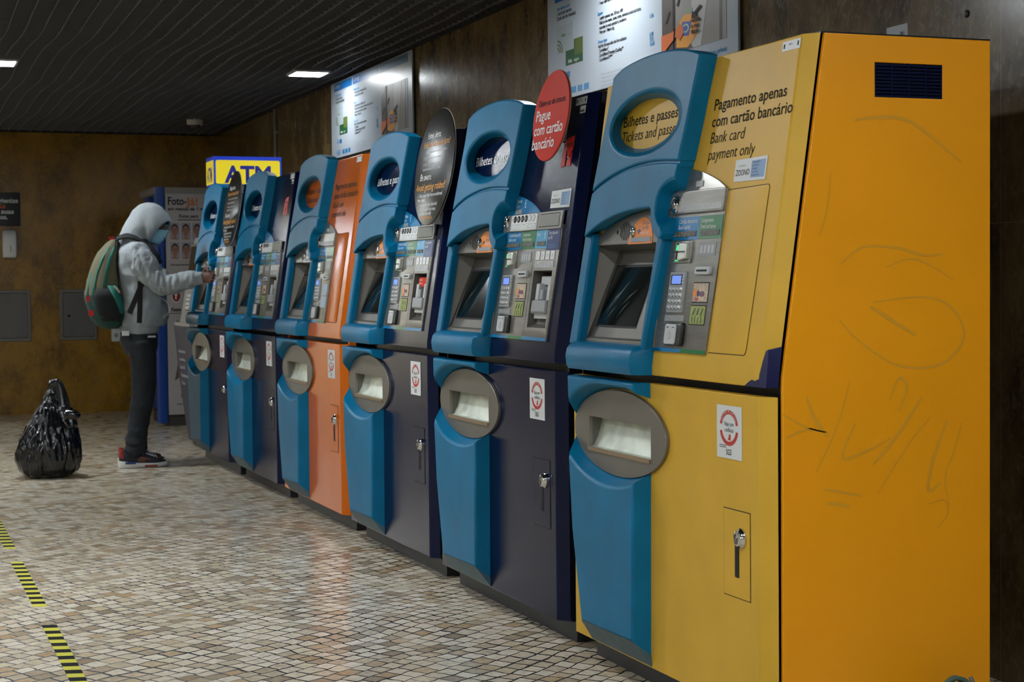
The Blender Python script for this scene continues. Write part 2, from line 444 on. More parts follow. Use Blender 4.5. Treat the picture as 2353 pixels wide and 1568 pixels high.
# ceiling: dark slab with an open metal lattice hung under it
M_SLAB = mat('near_black_slab', '#17171a', 0.9)
M_LATT = mat('grey_lattice_metal', '#5c5c5e', 0.4)
b = MB(); b.box(XL, XW, YF, YB, 3.3, 3.4, M_SLAB); ceil = structure('ceiling', b)
LX = [2.895, 0.805, -1.285, -3.375]; LY = [11.5, 6.9, 2.3, -2.3]
def in_lamp(x, y, g=0.02):
    return any(abs(x - a) < 0.12 + g and abs(y - c) < 0.135 + g for a in LX for c in LY)
b = MB()
random.seed(3)
pitch = 0.1
x = XL + 0.05
cols = []
while x < XW - 0.02:
    ph = random.uniform(-0.004, 0.004)
    ys = [YF + 0.3 * k for k in range(int((YB - YF) / 0.3) + 1)] + [YB]
    pts = []
    for y in ys:
        t = (y / 1.2) % 1.0
        pts.append((x + 0.012 * math.sin(2 * math.pi * y / 2.4 + x * 0.5) + ph, y, 0.010 * (math.sin(math.pi * t))))
    run = []
    for p in pts:
        run.append(p)
    vs = []; fs = []
    for k, (px, py, dz) in enumerate(run):
        w = 0.0026
        vs += [(px - w, py, HC - dz), (px + w, py, HC - dz), (px + w * 0.6, py, HC + 0.05 - dz), (px - w * 0.6, py, HC + 0.05 - dz)]
    for k in range(len(run) - 1):
        if in_lamp(run[k][0], run[k][1], 0.0) or in_lamp(run[k + 1][0], run[k + 1][1], 0.0): continue
        o = 4 * k
        for i in range(4): fs.append((o + i, o + (i + 1) % 4, o + 4 + (i + 1) % 4, o + 4 + i))
    b.add(vs, fs, M_LATT)
    x += pitch
y = YF + 0.05
while y < YB - 0.02:
    segs = []
    cur = XL
    for lx in sorted(LX):
        if any(abs(y - c) < 0.14 for c in LY):
            segs.append((cur, lx - 0.13)); cur = lx + 0.13
    segs.append((cur, XW))
    t = (y / 1.2) % 1.0; dz = 0.010 * math.sin(math.pi * t)
    for s0, s1 in segs: b.box(s0, s1, y - 0.0012, y + 0.0012, HC + 0.004 - dz, HC + 0.026 - dz, M_LATT)
    y += pitch
lat = b.build('ceiling_lattice'); lat['kind'] = 'structure'; lat.name = 'trim_1'
b = MB()
b.box(XW - 0.03, XW - 0.002, YF, YB - 0.005, HC - 0.012, HC + 0.06, M_SLAB); o = b.build('trim_2'); o['kind'] = 'structure'
b = MB()
b.box(XL, XW - 0.035, YB - 0.03, YB - 0.002, HC - 0.012, HC + 0.06, M_SLAB); o = b.build('trim_3'); o['kind'] = 'structure'

# ceiling lamps
def lamp_material(k=1.0):
    m = bpy.data.materials.new('lamp_diffuser'); m.use_nodes = True
    nt = m.node_tree; nt.nodes.clear()
    e = nt.nodes.new('ShaderNodeEmission'); e.inputs[0].default_value = LAMP_COLOUR + (1,); e.inputs[1].default_value = LAMP * k
    o = nt.nodes.new('ShaderNodeOutputMaterial'); nt.links.new(e.outputs[0], o.inputs[0]); return m
M_LAMP = lamp_material(); M_LAMPW = lamp_material(0.25)
M_LAMPF = mat('lamp_frame_white', '#c8cacb', 0.4)
lamp_label = {(0, 0): 'square recessed ceiling lamp near the wall, above the far price board', (1, 0): 'square recessed ceiling lamp at the left edge of the photo'}
lamp0 = None
for i, lx in enumerate(LX):
    for j, ly in enumerate(LY):
        if lamp0 is None:
            r = empty('ceiling_lamp', (lx, ly, HC), lamp_label[(0, 0)], 'ceiling lamp', 'recessed ceiling lamps')
            m1 = MB(); m1.slab(rrect(-0.125, 0.125, -0.14, 0.14, 0.006), 0, 0.05, M_LAMPF, holes=[rrect(-0.112, 0.112, -0.127, 0.127, 0.004)])
            m1.v = [(p[0], p[2], p[1] - 0.018) for p in m1.v]
            m1.box(-0.118, 0.118, -0.133, 0.133, 0.02, 0.045, M_LAMPF)
            f1 = m1.build('frame', r)
            m2 = MB(); m2.box(-0.112, 0.112, -0.127, 0.127, -0.014, -0.008, M_LAMPW); d1 = m2.build('diffuser', r)
            lamp_mesh_b = d1.data.copy(); lamp_mesh_b.materials[0] = M_LAMP
            lamp0 = (r, f1, d1)
        else:
            r = lamp0[0].copy(); link(r); r.location = (lx, ly, HC)
            r['label'] = lamp_label.get((i, j), 'square recessed ceiling lamp behind the viewpoint or outside the frame')
            for c in lamp0[1:]:
                k = c.copy(); link(k); k.parent = r
                if lx < 2 and c is lamp0[2]: k.data = lamp_mesh_b

for x in (-0.55,):  # lamps added inside the unseen passage so its pale walls shine
    for y in (17.6, 18.7, 19.6):
        r = lamp0[0].copy(); link(r); r.location = (x, y, 2.463); r['label'] = 'unseen square ceiling lamp added to brighten the added passage beyond the back wall'
        for c in lamp0[1:]:
            k = c.copy(); link(k); k.parent = r; k.scale = (1, 1, 0.14)
            if c is lamp0[2]: k.data = lamp_mesh_b

# ------------------------------------------------------------------ ticket machines
# local frame of a machine: a = distance along the row towards its right edge, off = out of the face into the hall, z = up
SL = 0.147
W = 1.28
def prof(z): return max(0.0, SL * (z - 0.99))
def TM(a, off, z): return (prof(z) - off, -a, z)
_cache = {}
def part(name, key, fn, parent, label=None):
    me = _cache.get(key)
    if me is None:
        mb = MB(TM); fn(mb); me = mb.mesh(name); _cache[key] = me
    o = bpy.data.objects.new(name, me); link(o); o.parent = parent
    if label: o['label'] = label
    return o

WIN = (0.165, 0.617, 0.715, 0.812)      # dispenser window
REC = (0.085, 0.545, 1.06, 1.357)       # screen recess
NOTE = (0.966, 1.137, 1.081, 1.281)     # bank note recess

def f_plinth(mb):
    mb.box(0.005, 1.232, -0.66, -0.078, 0.0, 0.084, M_PLINTH)
def f_body(side_mat, near_board=True):
    def f(mb):
        # core set back behind the doors, then side boards and top following the leaning front
        for a0, a1, d, mm in ((0.006, 1.270, 0.094, M_NAVYD),):
            pts = [(0.084, d), (0.99, d), (1.883, prof(1.883) + d), (1.883, 0.69), (0.084, 0.69)]
            n = len(pts); vs = [(a0, -(x - prof(z)), z) for z, x in pts] + [(a1, -(x - prof(z)), z) for z, x in pts]
            mb.add(vs, [tuple(range(n)), tuple(range(n, 2 * n))[::-1]] + [(i, (i + 1) % n, n + (i + 1) % n, n + i) for i in range(n)], mm)
        d = 0.037
        for a0, a1 in ((0.0, 0.006), (1.270, 1.280)):
            if a1 > 1 and not near_board: continue
            pts = [(0.084, d), (0.99, d), (1.887, prof(1.887) + d), (1.887, 0.693), (0.084, 0.693)]
            n = len(pts); vs = [(a0, -(x - prof(z)), z) for z, x in pts] + [(a1, -(x - prof(z)), z) for z, x in pts]
            mb.add(vs, [tuple(range(n)), tuple(range(n, 2 * n))[::-1]] + [(i, (i + 1) % n, n + (i + 1) % n, n + i) for i in range(n)], side_mat)
        z = 1.8835
        mb.add([(0.0, -0.034, z), (1.280, -0.034, z), (1.280, prof(z) - 0.693, z), (0.0, prof(z) - 0.693, z), (0.0, -0.034, 1.888), (1.280, -0.034, 1.888), (1.280, prof(z) - 0.693, 1.888), (0.0, prof(z) - 0.693, 1.888)],
               [(0, 1, 2, 3), (7, 6, 5, 4), (0, 4, 5, 1), (1, 5, 6, 2), (2, 6, 7, 3), (3, 7, 4, 0)], side_mat)
    return f
def chamfered(mb, z0, z1, m, holes, hb=None):
    """front board, its outer edges chamfered back to the side boards"""
    outer = [(0.012, z0), (1.240, z0), (1.240, z1), (0.012, z1)]
    back = [(0.0, z0), (1.279, z0), (1.279, z1), (0.0, z1)]
    if z0 > 0.9:
        zs = [z0, 0.99, 1.3, 1.6, z1]
        outer = [(0.012, z0)] + [(1.240, z) for z in zs] + [(0.012, z) for z in zs[::-1][:-1]]
        back = [(0.0, z0)] + [(1.279, z) for z in zs] + [(0.0, z) for z in zs[::-1][:-1]]
    mb.slab(outer, -0.034, 0.0, m, holes=holes, back=back, r=0.003, hr=0.0)
def f_door(m):
    def f(mb):
        a0, a1, z0, z1 = WIN
        chamfered(mb, 0.086, 0.938, m, [[(a0 - 0.01, z0 - 0.01), (a1 + 0.01, z0 - 0.01), (a1 + 0.01, z1 + 0.01), (a0 - 0.01, z1 + 0.01)]])
    return f
def f_upper(m, money):
    def f(mb):
        hs = [[(REC[0] - .01, REC[2] - .01), (REC[1] + .01, REC[2] - .01), (REC[1] + .01, REC[3] + .01), (REC[0] - .01, REC[3] + .01)]]
        if money: hs.append([(NOTE[0] - .004, NOTE[2] - .004), (NOTE[1] + .004, NOTE[2] - .004), (NOTE[1] + .004, NOTE[3] + .004), (NOTE[0] - .004, NOTE[3] + .004)])
        chamfered(mb, 0.963, 1.884, m, hs)
    return f

# --- moulded blue hood around the screen
HOOD_TOP = [(0.173, 1.893), (0.221, 1.910), (0.269, 1.920), (0.355, 1.929), (0.445, 1.933), (0.534, 1.932), (0.622, 1.925), (0.697, 1.913), (0.752, 1.899), (0.772, 1.892)]
GROOVE = [(0.116, 1.529), (0.199, 1.557), (0.302, 1.579), (0.405, 1.591), (0.505, 1.596), (0.604, 1.594), (0.715, 1.586)]
ARC = [(0.098, 1.386), (0.160, 1.409), (0.238, 1.432), (0.342, 1.450), (0.444, 1.459), (0.545, 1.461), (0.566, 1.459)]
def f_visor(mb):
    F = 0.055
    g = spline(GROOVE, 4)
    # upper shell with the oval window
    top = spline(HOOD_TOP, 4)
    front = top + [(0.755, 1.80), (0.738, 1.70)] + [(a, z + 0.004) for a, z in g[::-1]] + [(0.145, 1.70), (0.163, 1.80)]
    back = [(a + (0.006 if a > 0.6 else (-0.05 if a < 0.2 else 0)), z - (0.004 if z > 1.85 else 0)) for a, z in front]
    of = ell(0.448, 1.7225, 0.246, 0.094, 56); ob = ell(0.368, 1.729, 0.205, 0.0765, 56)
    mb.slab(front, 0.001, F, M_BLUE, holes=[of], back=back, hback=[ob], r=0.006, rs=4, hr=0.012)
    mb.slab([(a, z + 0.012) for a, z in g] + [(a, z - 0.014) for a, z in g[::-1]], 0.001, F - 0.008, M_BLUE)
    # lower shell: groove, scooped right edge, arched hood, bars beside the screen
    bite_f = spline([(0.708, 1.540), (0.668, 1.536), (0.626, 1.517), (0.605, 1.493), (0.600, 1.461), (0.610, 1.433), (0.632, 1.410), (0.655, 1.397)], 3)
    bite_b = spline([(0.690, 1.502), (0.655, 1.503), (0.615, 1.497), (0.603, 1.485), (0.600, 1.470), (0.600, 1.445), (0.612, 1.433), (0.655, 1.429)], 3)
    arc = spline(ARC, 4)
    opening = [(0.573, 1.448), (0.580, 1.423), (0.592, 1.401), (0.612, 1.383), (0.634, 1.370)]
    low = [(0.604, 1.372), (0.646, 1.372)]
    front = [(a, z - 0.004) for a, z in g] + bite_f + [(0.664, 1.380), (0.656, 1.364)] + opening[::-1] + arc[::-1] + [(0.105, 1.45)]
    nb = len(g)
    back = []
    for i, (a, z) in enumerate(front):
        if nb <= i < nb + len(bite_f): back.append(bite_b[i - nb]); continue
        back.append((a - 0.05 if a < 0.15 else a, z))
    mb.slab(front, 0.001, F, M_BLUE, back=back, r=0.005, rs=3)
    # bars left and right of the screen
    mb.slab([(0.098, 1.395), (0.112, 1.395), (0.108, 1.30), (0.098, 1.04), (0.030, 1.04), (0.052, 1.395)], 0.001, 0.032, M_BLUE, r=0.008,
            back=[(0.098, 1.395), (0.112, 1.395), (0.108, 1.30), (0.098, 1.04), (0.012, 1.04), (0.030, 1.395)])
    mb.slab([(0.604, 1.392), (0.648, 1.392), (0.638, 1.30), (0.600, 1.04), (0.574, 1.04), (0.590, 1.25)], 0.001, 0.038, M_BLUE, r=0.010)
    # chin block under the screen
    prf = [(0.001, 1.052), (0.045, 1.047), (0.062, 1.040), (0.070, 1.028), (0.072, 1.004), (0.066, 0.974), (0.058, 0.964), (0.001, 0.962)]
    secs = []
    for a, k, da in ((0.045, 0.02, 0), (0.075, 0.60, 0), (0.096, 0.92, 0), (0.115, 1.0, 0), (0.55, 1.0, 0), (0.578, 0.93, 0), (0.595, 0.6, 0), (0.604, 0.02, 0)):
        secs.append([(a, 0.001 + (o - 0.001) * k, z) for o, z in prf])
    mb.loft(secs, M_BLUE)
def f_bezel(mb):
    a0, a1, z0, z1 = REC
    arc = [(a, z - 0.003) for a, z in spline(ARC, 3)]
    outer = [(0.050, 1.045), (0.612, 1.045), (0.618, 1.455)] + arc[::-1] + [(0.05, 1.385)]
    mb.slab(outer, 0.0005, 0.009, M_BEZEL, holes=[rrect(a0, a1, z0, z1, 0.004)], r=0.002)
    # leaning inner face and cheeks of the recess
    dt, db = -0.072, -0.006
    q = [(a0, 0.006, z0), (a1, 0.006, z0), (a1, 0.006, z1), (a0, 0.006, z1)]
    i = [(a0 + 0.004, db, z0 + 0.006), (a1 - 0.004, db, z0 + 0.006), (a1 - 0.03, dt, z1 - 0.018), (a0 + 0.03, dt, z1 - 0.018)]
    mb.add(q + i, [(0, 1, 5, 4), (1, 2, 6, 5), (2, 3, 7, 6), (3, 0, 4, 7), (4, 5, 6, 7)], M_STEELD)
def inner(a, z, lift=0.0):
    """point on the leaning inner face of the screen recess"""
    z0, z1 = REC[2] + 0.006, REC[3] - 0.018
    t = (z - z0) / (z1 - z0)
    return (a, -0.006 + (-0.072 + 0.006) * t + lift, z)
def f_screen(mb):
    f = [(0.128, 1.097), (0.432, 1.097), (0.428, 1.294), (0.134, 1.294)]
    mb.add([inner(a, z, 0.0015) for a, z in f], [(0, 1, 2, 3)], M_GAP)
    g = [(0.140, 1.104), (0.428, 1.104), (0.424, 1.286), (0.145, 1.286)]
    mb.add([inner(a, z, 0.003) for a, z in g], [(0, 1, 2, 3)], M_SCREEN)
    rnd = random.Random(4)
    for k in range(6):      # scuffs on the glass
        a = rnd.uniform(0.16, 0.30); z = rnd.uniform(1.11, 1.18); da = rnd.uniform(0.02, 0.10); dz = rnd.uniform(0.04, 0.10)
        mb.add([inner(a, z, .0036), inner(a + 0.0012, z, .0036), inner(a + da * .45, z + dz * .6, .0036), inner(a + da, z + dz, .0036)], [(0, 1, 2), (0, 2, 3)], M_SCUFF)
M_SCUFF = mat('scratched_glass', '#26302e', 0.4)
def f_speaker(mb):
    rnd = random.Random(2)
    for i in range(7):
        for j in range(9):
            x, z = (i - 3) / 3.4, (j - 4) / 4.4
            if x * x + z * z > 1.02: continue
            mb.lathe([(0.0035, 0.0), (0.0035, 0.0008)], (0.318 + 0.042 * x, 0.0092, 1.398 + 0.028 * z), (0, 1, 0), M_BLACK, n=6)
    mb.lathe([(0.006, 0.0), (0.006, 0.001)], (0.258, 0.0092, 1.396), (0, 1, 0), M_GAP, n=10)
def f_callsign(col):
    def f(mb):
        pts = [(0.345, 1.356)] + spline([(0.352, 1.378), (0.374, 1.410), (0.405, 1.430), (0.440, 1.437), (0.475, 1.430), (0.500, 1.410), (0.516, 1.378)], 3) + [(0.517, 1.356)]
        mb.sheet(pts, 0.0105, col)
        mb.text('Carregue', 0.438, 0.0112, 1.415, 0.017, M_LDBLUE, sx=0.75)
        mb.text('para falar', 0.438, 0.0112, 1.400, 0.017, M_LDBLUE, sx=0.75)
        mb.text('Press to call', 0.430, 0.0112, 1.385, 0.016, M_WHITE, sx=0.72)
        mb.box(0.365, 0.508, 0.0105, 0.0125, 1.362, 1.377, M_GREY)
        braille(mb, 0.372, 0.500, 1.3695, 0.0125)
        ar = [(0.405, 1.395), (0.418, 1.403), (0.418, 1.398), (0.430, 1.398), (0.430, 1.392), (0.418, 1.392), (0.418, 1.387)]
        mb.sheet(ar, 0.0115, M_LDBLUE)
    return f
def braille(mb, a0, a1, z, off, s=0.0045, m=None):
    rnd = random.Random(int(a0 * 1000) + int(z * 1000)); a = a0
    while a < a1:
        for da in (0, s):
            for dz in (-s, 0, s):
                if rnd.random() < 0.5: mb.box(a + da - .0009, a + da + .0009, off, off + 0.0009, z + dz - .0009, z + dz + .0009, m or M_GREYL)
        a += s * 2.6
def f_button(mb):
    mb.lathe([(0.018, 0.0), (0.018, 0.003), (0.0135, 0.004), (0.012, 0.007), (0.006, 0.009), (0.001, 0.0092)], (0.378, 0.0105, 1.394), (0, 1, 0), M_CHROME, n=20)

# --- control panel
def f_panel_card(mb):
    top = spline([(0.600, 1.590), (0.660, 1.582), (0.712, 1.566), (0.790, 1.552), (0.850, 1.536), (0.900, 1.519), (0.950, 1.497)], 3)
    outer = [(0.585, 1.037), (0.937, 1.037), (0.950, 1.40)] + top[::-1]
    mb.slab(outer, 0.0005, 0.006, M_STEEL, r=0.001)
    mb.sheet([(0.660, 1.046), (0.585, 1.046), (0.585, 1.037), (0.660, 1.037)], 0.0072, M_LBLUE)
    mb.box(0.60, 0.786, 0.006, 0.0072, 1.037, 1.048, M_LBLUE); mb.box(0.786, 0.937, 0.006, 0.0072, 1.037, 1.048, M_LGREEN)
    # raised coin strip closed with a blank cover
    mb.slab(rrect(0.625, 0.948, 1.436, 1.502, 0.004), 0.005, 0.013, M_STEEL, r=0.003)
    mb.bbox(0.675, 0.940, 0.013, 0.0145, 1.443, 1.462, M_GREYL, r=0.001); braille(mb, 0.685, 0.935, 1.4525, 0.0145)
    mb.box(0.760, 0.800, 0.006, 0.009, 1.512, 1.528, M_GREYL)
def f_panel_money(mb):
    outer = [(0.585, 1.037), (1.157, 1.037), (1.180, 1.44), (0.600, 1.44)]
    mb.slab(outer, 0.0005, 0.006, M_STEEL, holes=[[(NOTE[0], NOTE[2]), (NOTE[1], NOTE[2]), (NOTE[1], NOTE[3]), (NOTE[0], NOTE[3])]], r=0.001)
    mb.box(0.60, 0.786, 0.006, 0.0072, 1.037, 1.048, M_LBLUE); mb.box(0.786, 0.927, 0.006, 0.0072, 1.037, 1.048, M_LGREEN); mb.box(0.927, 1.157, 0.006, 0.0072, 1.037, 1.048, M_LBLUE)
    mb.add([(0.950, 0.0067, 1.425), (0.952, 0.0067, 1.425), (0.939, 0.0067, 1.05), (0.937, 0.0067, 1.05)], [(0, 1, 2, 3)], M_GAP)
    # white print under the note labels
def f_coin_strip(mb):
    mb.slab(rrect(0.625, 1.180, 1.425, 1.489, 0.004), 0.005, 0.014, M_STEEL, r=0.003)
    mb.slab(rrect(0.700, 0.952, 1.430, 1.486, 0.003), 0.013, 0.0146, M_WHITE)
    cols = [M_INK, M_INK, M_INK, M_INK, M_GREYL, M_GREYL]
    for i, t in enumerate(('5', '10', '20', '50', '1', '2')):
        a = 0.738 + 0.0365 * i
        mb.sheet(ell(a, 1.471, 0.0145, 0.0125, 20), 0.0156, cols[i] if i < 4 else M_GREY)
        if i > 3: mb.sheet(ell(a, 1.471, 0.011, 0.0095, 20), 0.0162, M_WHITE)
        mb.text(t, a, 0.0168, 1.465, 0.016, M_WHITE if i < 4 else M_INK, al='C')
    mb.text('+', 0.706, 0.0152, 1.464, 0.02, M_INK)
    mb.slab(rrect(0.712, 0.946, 1.433, 1.453, 0.003), 0.0146, 0.0152, M_GREYL, holes=[rrect(0.714, 0.944, 1.435, 1.451, 0.003)])
    braille(mb, 0.722, 0.940, 1.4435, 0.0150, s=0.0055, m=M_GREY)
    mb.box(0.965, 0.967, 0.014, 0.0145, 1.43, 1.486, M_GAP)
    mb.slab(rrect(0.980, 1.166, 1.434, 1.482, 0.002), 0.0138, 0.0142, M_GAP)
    mb.slab(rrect(0.983, 1.163, 1.437, 1.479, 0.002), 0.0140, 0.0150, M_MESH)
def mesh_grille():
    m = mat('perforated_speaker_metal', '#8f9089', 0.5, metal=0.5)
    nt = m.node_tree; b = nt.nodes['Principled BSDF']
    tc = nt.nodes.new('ShaderNodeTexCoord'); ck = nt.nodes.new('ShaderNodeTexChecker'); ck.inputs['Scale'].default_value = 260
    ck.inputs['Color1'].default_value = hexc('#a2a39b'); ck.inputs['Color2'].default_value = hexc('#5d5e5a')
    mp = nt.nodes.new('ShaderNodeMapping'); mp.inputs['Rotation'].default_value = (0.6, 0, 0)
    nt.links.new(tc.outputs['Object'], mp.inputs[0]); nt.links.new(mp.outputs[0], ck.inputs['Vector']); nt.links.new(ck.outputs['Color'], b.inputs['Base Color'])
    return m
M_MESH = mesh_grille()
def f_coin_button(mb):
    mb.lathe([(0.026, 0.0), (0.026, 0.004), (0.022, 0.007), (0.019, 0.005), (0.016, 0.009), (0.006, 0.012), (0.001, 0.012)], (0.655, 0.012, 1.466), (0, 1, 0), M_CHROME, n=24)
    mb.box(0.6525, 0.6575, 0.02, 0.0252, 1.456, 1.476, M_BLACK)
def f_moedas(mb):
    top = spline([(0.600, 1.585), (0.660, 1.574), (0.712, 1.560), (0.790, 1.545), (0.850, 1.530), (0.900, 1.513), (0.950, 1.491)], 3)
    mb.slab([(0.600, 1.484), (0.955, 1.484)] + top[::-1], 0.0005, 0.003, M_LBLUE)
    mb.text('Moedas', 0.705, 0.0036, 1.532, 0.022, M_WHITE, sx=0.75); mb.text('Coins', 0.702, 0.0036, 1.514, 0.022, M_WHITE, sx=0.75, shear=0.15)
    mb.text('\u20ac', 0.785, 0.0036, 1.512, 0.042, M_WHITE, sx=0.7)
    mb.box(0.705, 0.770, 0.003, 0.0045, 1.491, 1.508, M_GREY); braille(mb, 0.710, 0.765, 1.4995, 0.0045)
def f_label(a0, a1, m, lines, slant=0.0, z0=1.360, z1=1.426, h=0.017):
    def f(mb):
        mb.slab([(a0, z0), (a1, z0), (a1, z1), (a0, z1)], 0.0055, 0.0078, m)
        z = z1 - 0.006 - h * 0.75
        for i, t in enumerate(lines):
            mb.text(t, a0 + 0.008, 0.0084, z, h, M_WHITE, sx=0.72, shear=0.12 * (i % 2)); z -= h * 1.0
        if m is not M_LDBLUE:
            mb.box(a0 + 0.018, a1 - 0.012, 0.0078, 0.0095, z0 + 0.009, z0 + 0.025, M_GREYD); braille(mb, a0 + 0.024, a1 - 0.018, z0 + 0.017, 0.0095)
        else:
            for k in range(3): mb.box(a0 + 0.02, a1 - 0.03, 0.0078, 0.0084, z0 + 0.008 + k * 0.006, z0 + 0.009 + k * 0.006, M_LCYAN)
    return f
M_GREYD = mat('embossed_dark_label', '#54534b', 0.5)
def f_notes_label(mb):
    f_label(0.950, 1.060, M_LCYAN, [], 0)(mb)
    mb.text('Notas', 0.958, 0.0084, 1.404, 0.020, M_WHITE, sx=0.72); mb.text('\u20ac', 1.028, 0.0084, 1.395, 0.040, M_WHITE, sx=0.65)
def f_card_reader(mb):
    mb.slab(rrect(0.684, 0.786, 1.293, 1.356, 0.003), 0.005, 0.012, M_STEEL, r=0.002)
    mb.slab([(0.725, 1.300), (0.775, 1.306), (0.775, 1.350), (0.725, 1.352)], 0.012, 0.024, M_STEELW, r=0.004)
    mb.box(0.695, 0.722, 0.012, 0.0135, 1.298, 1.322, M_GAP); mb.box(0.697, 0.720, 0.0135, 0.0142, 1.299, 1.303, M_LED)
    mb.box(0.695, 0.722, 0.012, 0.0135, 1.331, 1.352, M_GAP)
    mb.slab([(0.699, 1.331), (0.719, 1.331), (0.722, 1.346), (0.702, 1.346)], 0.0135, 0.016, M_LED)
    mb.box(0.690, 0.768, 0.012, 0.0265, 1.3245, 1.3275, M_GAP)
def f_travel_plate(mb):
    mb.slab(rrect(0.826, 0.926, 1.312, 1.350, 0.002), 0.0055, 0.0075, M_GREY)
    for k in range(4): mb.box(0.835 + k * 0.022, 0.849 + k * 0.022, 0.0075, 0.0082, 1.320, 1.342, M_GREYL)
def f_slot(mb):
    mb.slab(rrect(0.830, 0.917, 1.259, 1.282, 0.006), 0.005, 0.016, M_GREYL, r=0.003); mb.box(0.843, 0.905, 0.0145, 0.0166, 1.268, 1.2735, M_GAP)
def f_keypad(mb):
    mb.slab(rrect(0.670, 0.772, 1.150, 1.268, 0.003), 0.005, 0.011, M_GREY, r=0.002)
    mb.box(0.682, 0.752, 0.011, 0.0125, 1.231, 1.260, M_GAP); mb.slab([(0.690, 1.2335), (0.748, 1.2335), (0.748, 1.2575), (0.690, 1.2575)], 0.0125, 0.0132, M_LCD)
    for k in range(3): mb.bbox(0.756, 0.766, 0.011, 0.014, 1.234 + k * .009, 1.240 + k * .009, M_GREYL, r=0.001)
    for r in range(4):
        for k in range(4):
            a = 0.681 + k * 0.0225; z = 1.212 - r * 0.0175
            mb.bbox(a, a + 0.016, 0.011, 0.0155, z, z + 0.0115, M_GREYL if k < 3 else M_STEELW, r=0.002)
            mb.box(a + 0.004, a + 0.012, 0.0155, 0.0158, z + 0.002, z + 0.005, M_INK)
def f_pictures(mb):
    mb.slab(rrect(0.820, 0.915, 1.180, 1.238, 0.002), 0.0055, 0.0068, M_GAP)
    mb.slab(rrect(0.823, 0.912, 1.183, 1.235, 0.002), 0.0065, 0.0078, M_PIC1)
    mb.slab(rrect(0.818, 0.913, 1.117, 1.174, 0.002), 0.0055, 0.0068, M_GAP)
    mb.slab(rrect(0.821, 0.910, 1.120, 1.171, 0.002), 0.0065, 0.0078, M_PIC2)
    for a, z, w, h, m in ((0.835, 1.208, .012, .018, M_ORLAB), (0.856, 1.206, .006, .014, M_LDBLUE), (0.877, 1.205, .016, .012, mat('dim_purple_print', '#6e4a5e', .5)), (0.850, 1.190, .012, .008, mat('dull_red_print', '#b05a4c', .5))):
        mb.sheet(ell(a, z, w, h / 1.5, 12), 0.0086, m)
    for k in range(4): mb.box(0.835 + k * 0.018, 0.8375 + k * 0.018, 0.0078, 0.0086, 1.123, 1.140 + 0.004 * (k % 2), M_DGREEN)
    for k in range(3): mb.sheet([(0.835 + k * .024, 1.145), (0.842 + k * .024, 1.146), (0.850 + k * .024, 1.165), (0.845 + k * .024, 1.163)], 0.0086, M_DGREEN)
M_PIC1 = mat('faded_picture_label', '#b9a58e', 0.4, var=0.35, vscale=60)
M_PIC2 = mat('green_yellow_picture_label', '#8f9a50', 0.4, var=0.2, vscale=60)
M_DGREEN = mat('dark_green_ink', '#2f4a34', 0.5)
def f_plain_labels(mb):
    mb.slab(rrect(0.820, 0.915, 1.180, 1.238, 0.002), 0.0055, 0.0075, M_PALE)
    mb.slab(rrect(0.818, 0.913, 1.117, 1.174, 0.002), 0.0055, 0.0075, M_PALE)
def f_small_braille(mb):
    mb.slab(rrect(0.662, 0.783, 1.126, 1.143, 0.002), 0.0055, 0.0075, M_GREY); braille(mb, 0.668, 0.778, 1.1345, 0.0075, m=M_STEELW)
def f_contactless(mb):
    mb.slab(rrect(0.692, 0.800, 1.056, 1.122, 0.010), 0.005, 0.018, M_BLACK, r=0.006)
    mb.slab(rrect(0.700, 0.768, 1.060, 1.118, 0.008), 0.015, 0.022, M_GREYL, r=0.003)
    mb.slab(ell(0.734, 1.085, 0.009, 0.011, 16), 0.0215, 0.0225, M_GREY); mb.slab(ell(0.734, 1.085, 0.0065, 0.0085, 16), 0.022, 0.0228, M_GREYL); mb.box(0.712, 0.726, 0.0215, 0.0226, 1.108, 1.110, M_INK); mb.box(0.746, 0.760, 0.0215, 0.0226, 1.108, 1.110, M_INK)
def f_note_labels(mb):
    for k in range(4):
        a = 0.972 + k * 0.045
        mb.sheet([(a, 1.320), (a + 0.036, 1.320), (a + 0.036, 1.350), (a, 1.350)], 0.0078, M_WHITE)
        mb.text(('5', '10', '20', '50')[k], a + 0.018, 0.0086, 1.330, 0.014, M_GREY, al='C')
    mb.slab(rrect(0.970, 1.142, 1.293, 1.314, 0.002), 0.0055, 0.0075, M_GREYL); braille(mb, 0.978, 1.136, 1.3035, 0.0075, s=0.0055, m=M_GREY)
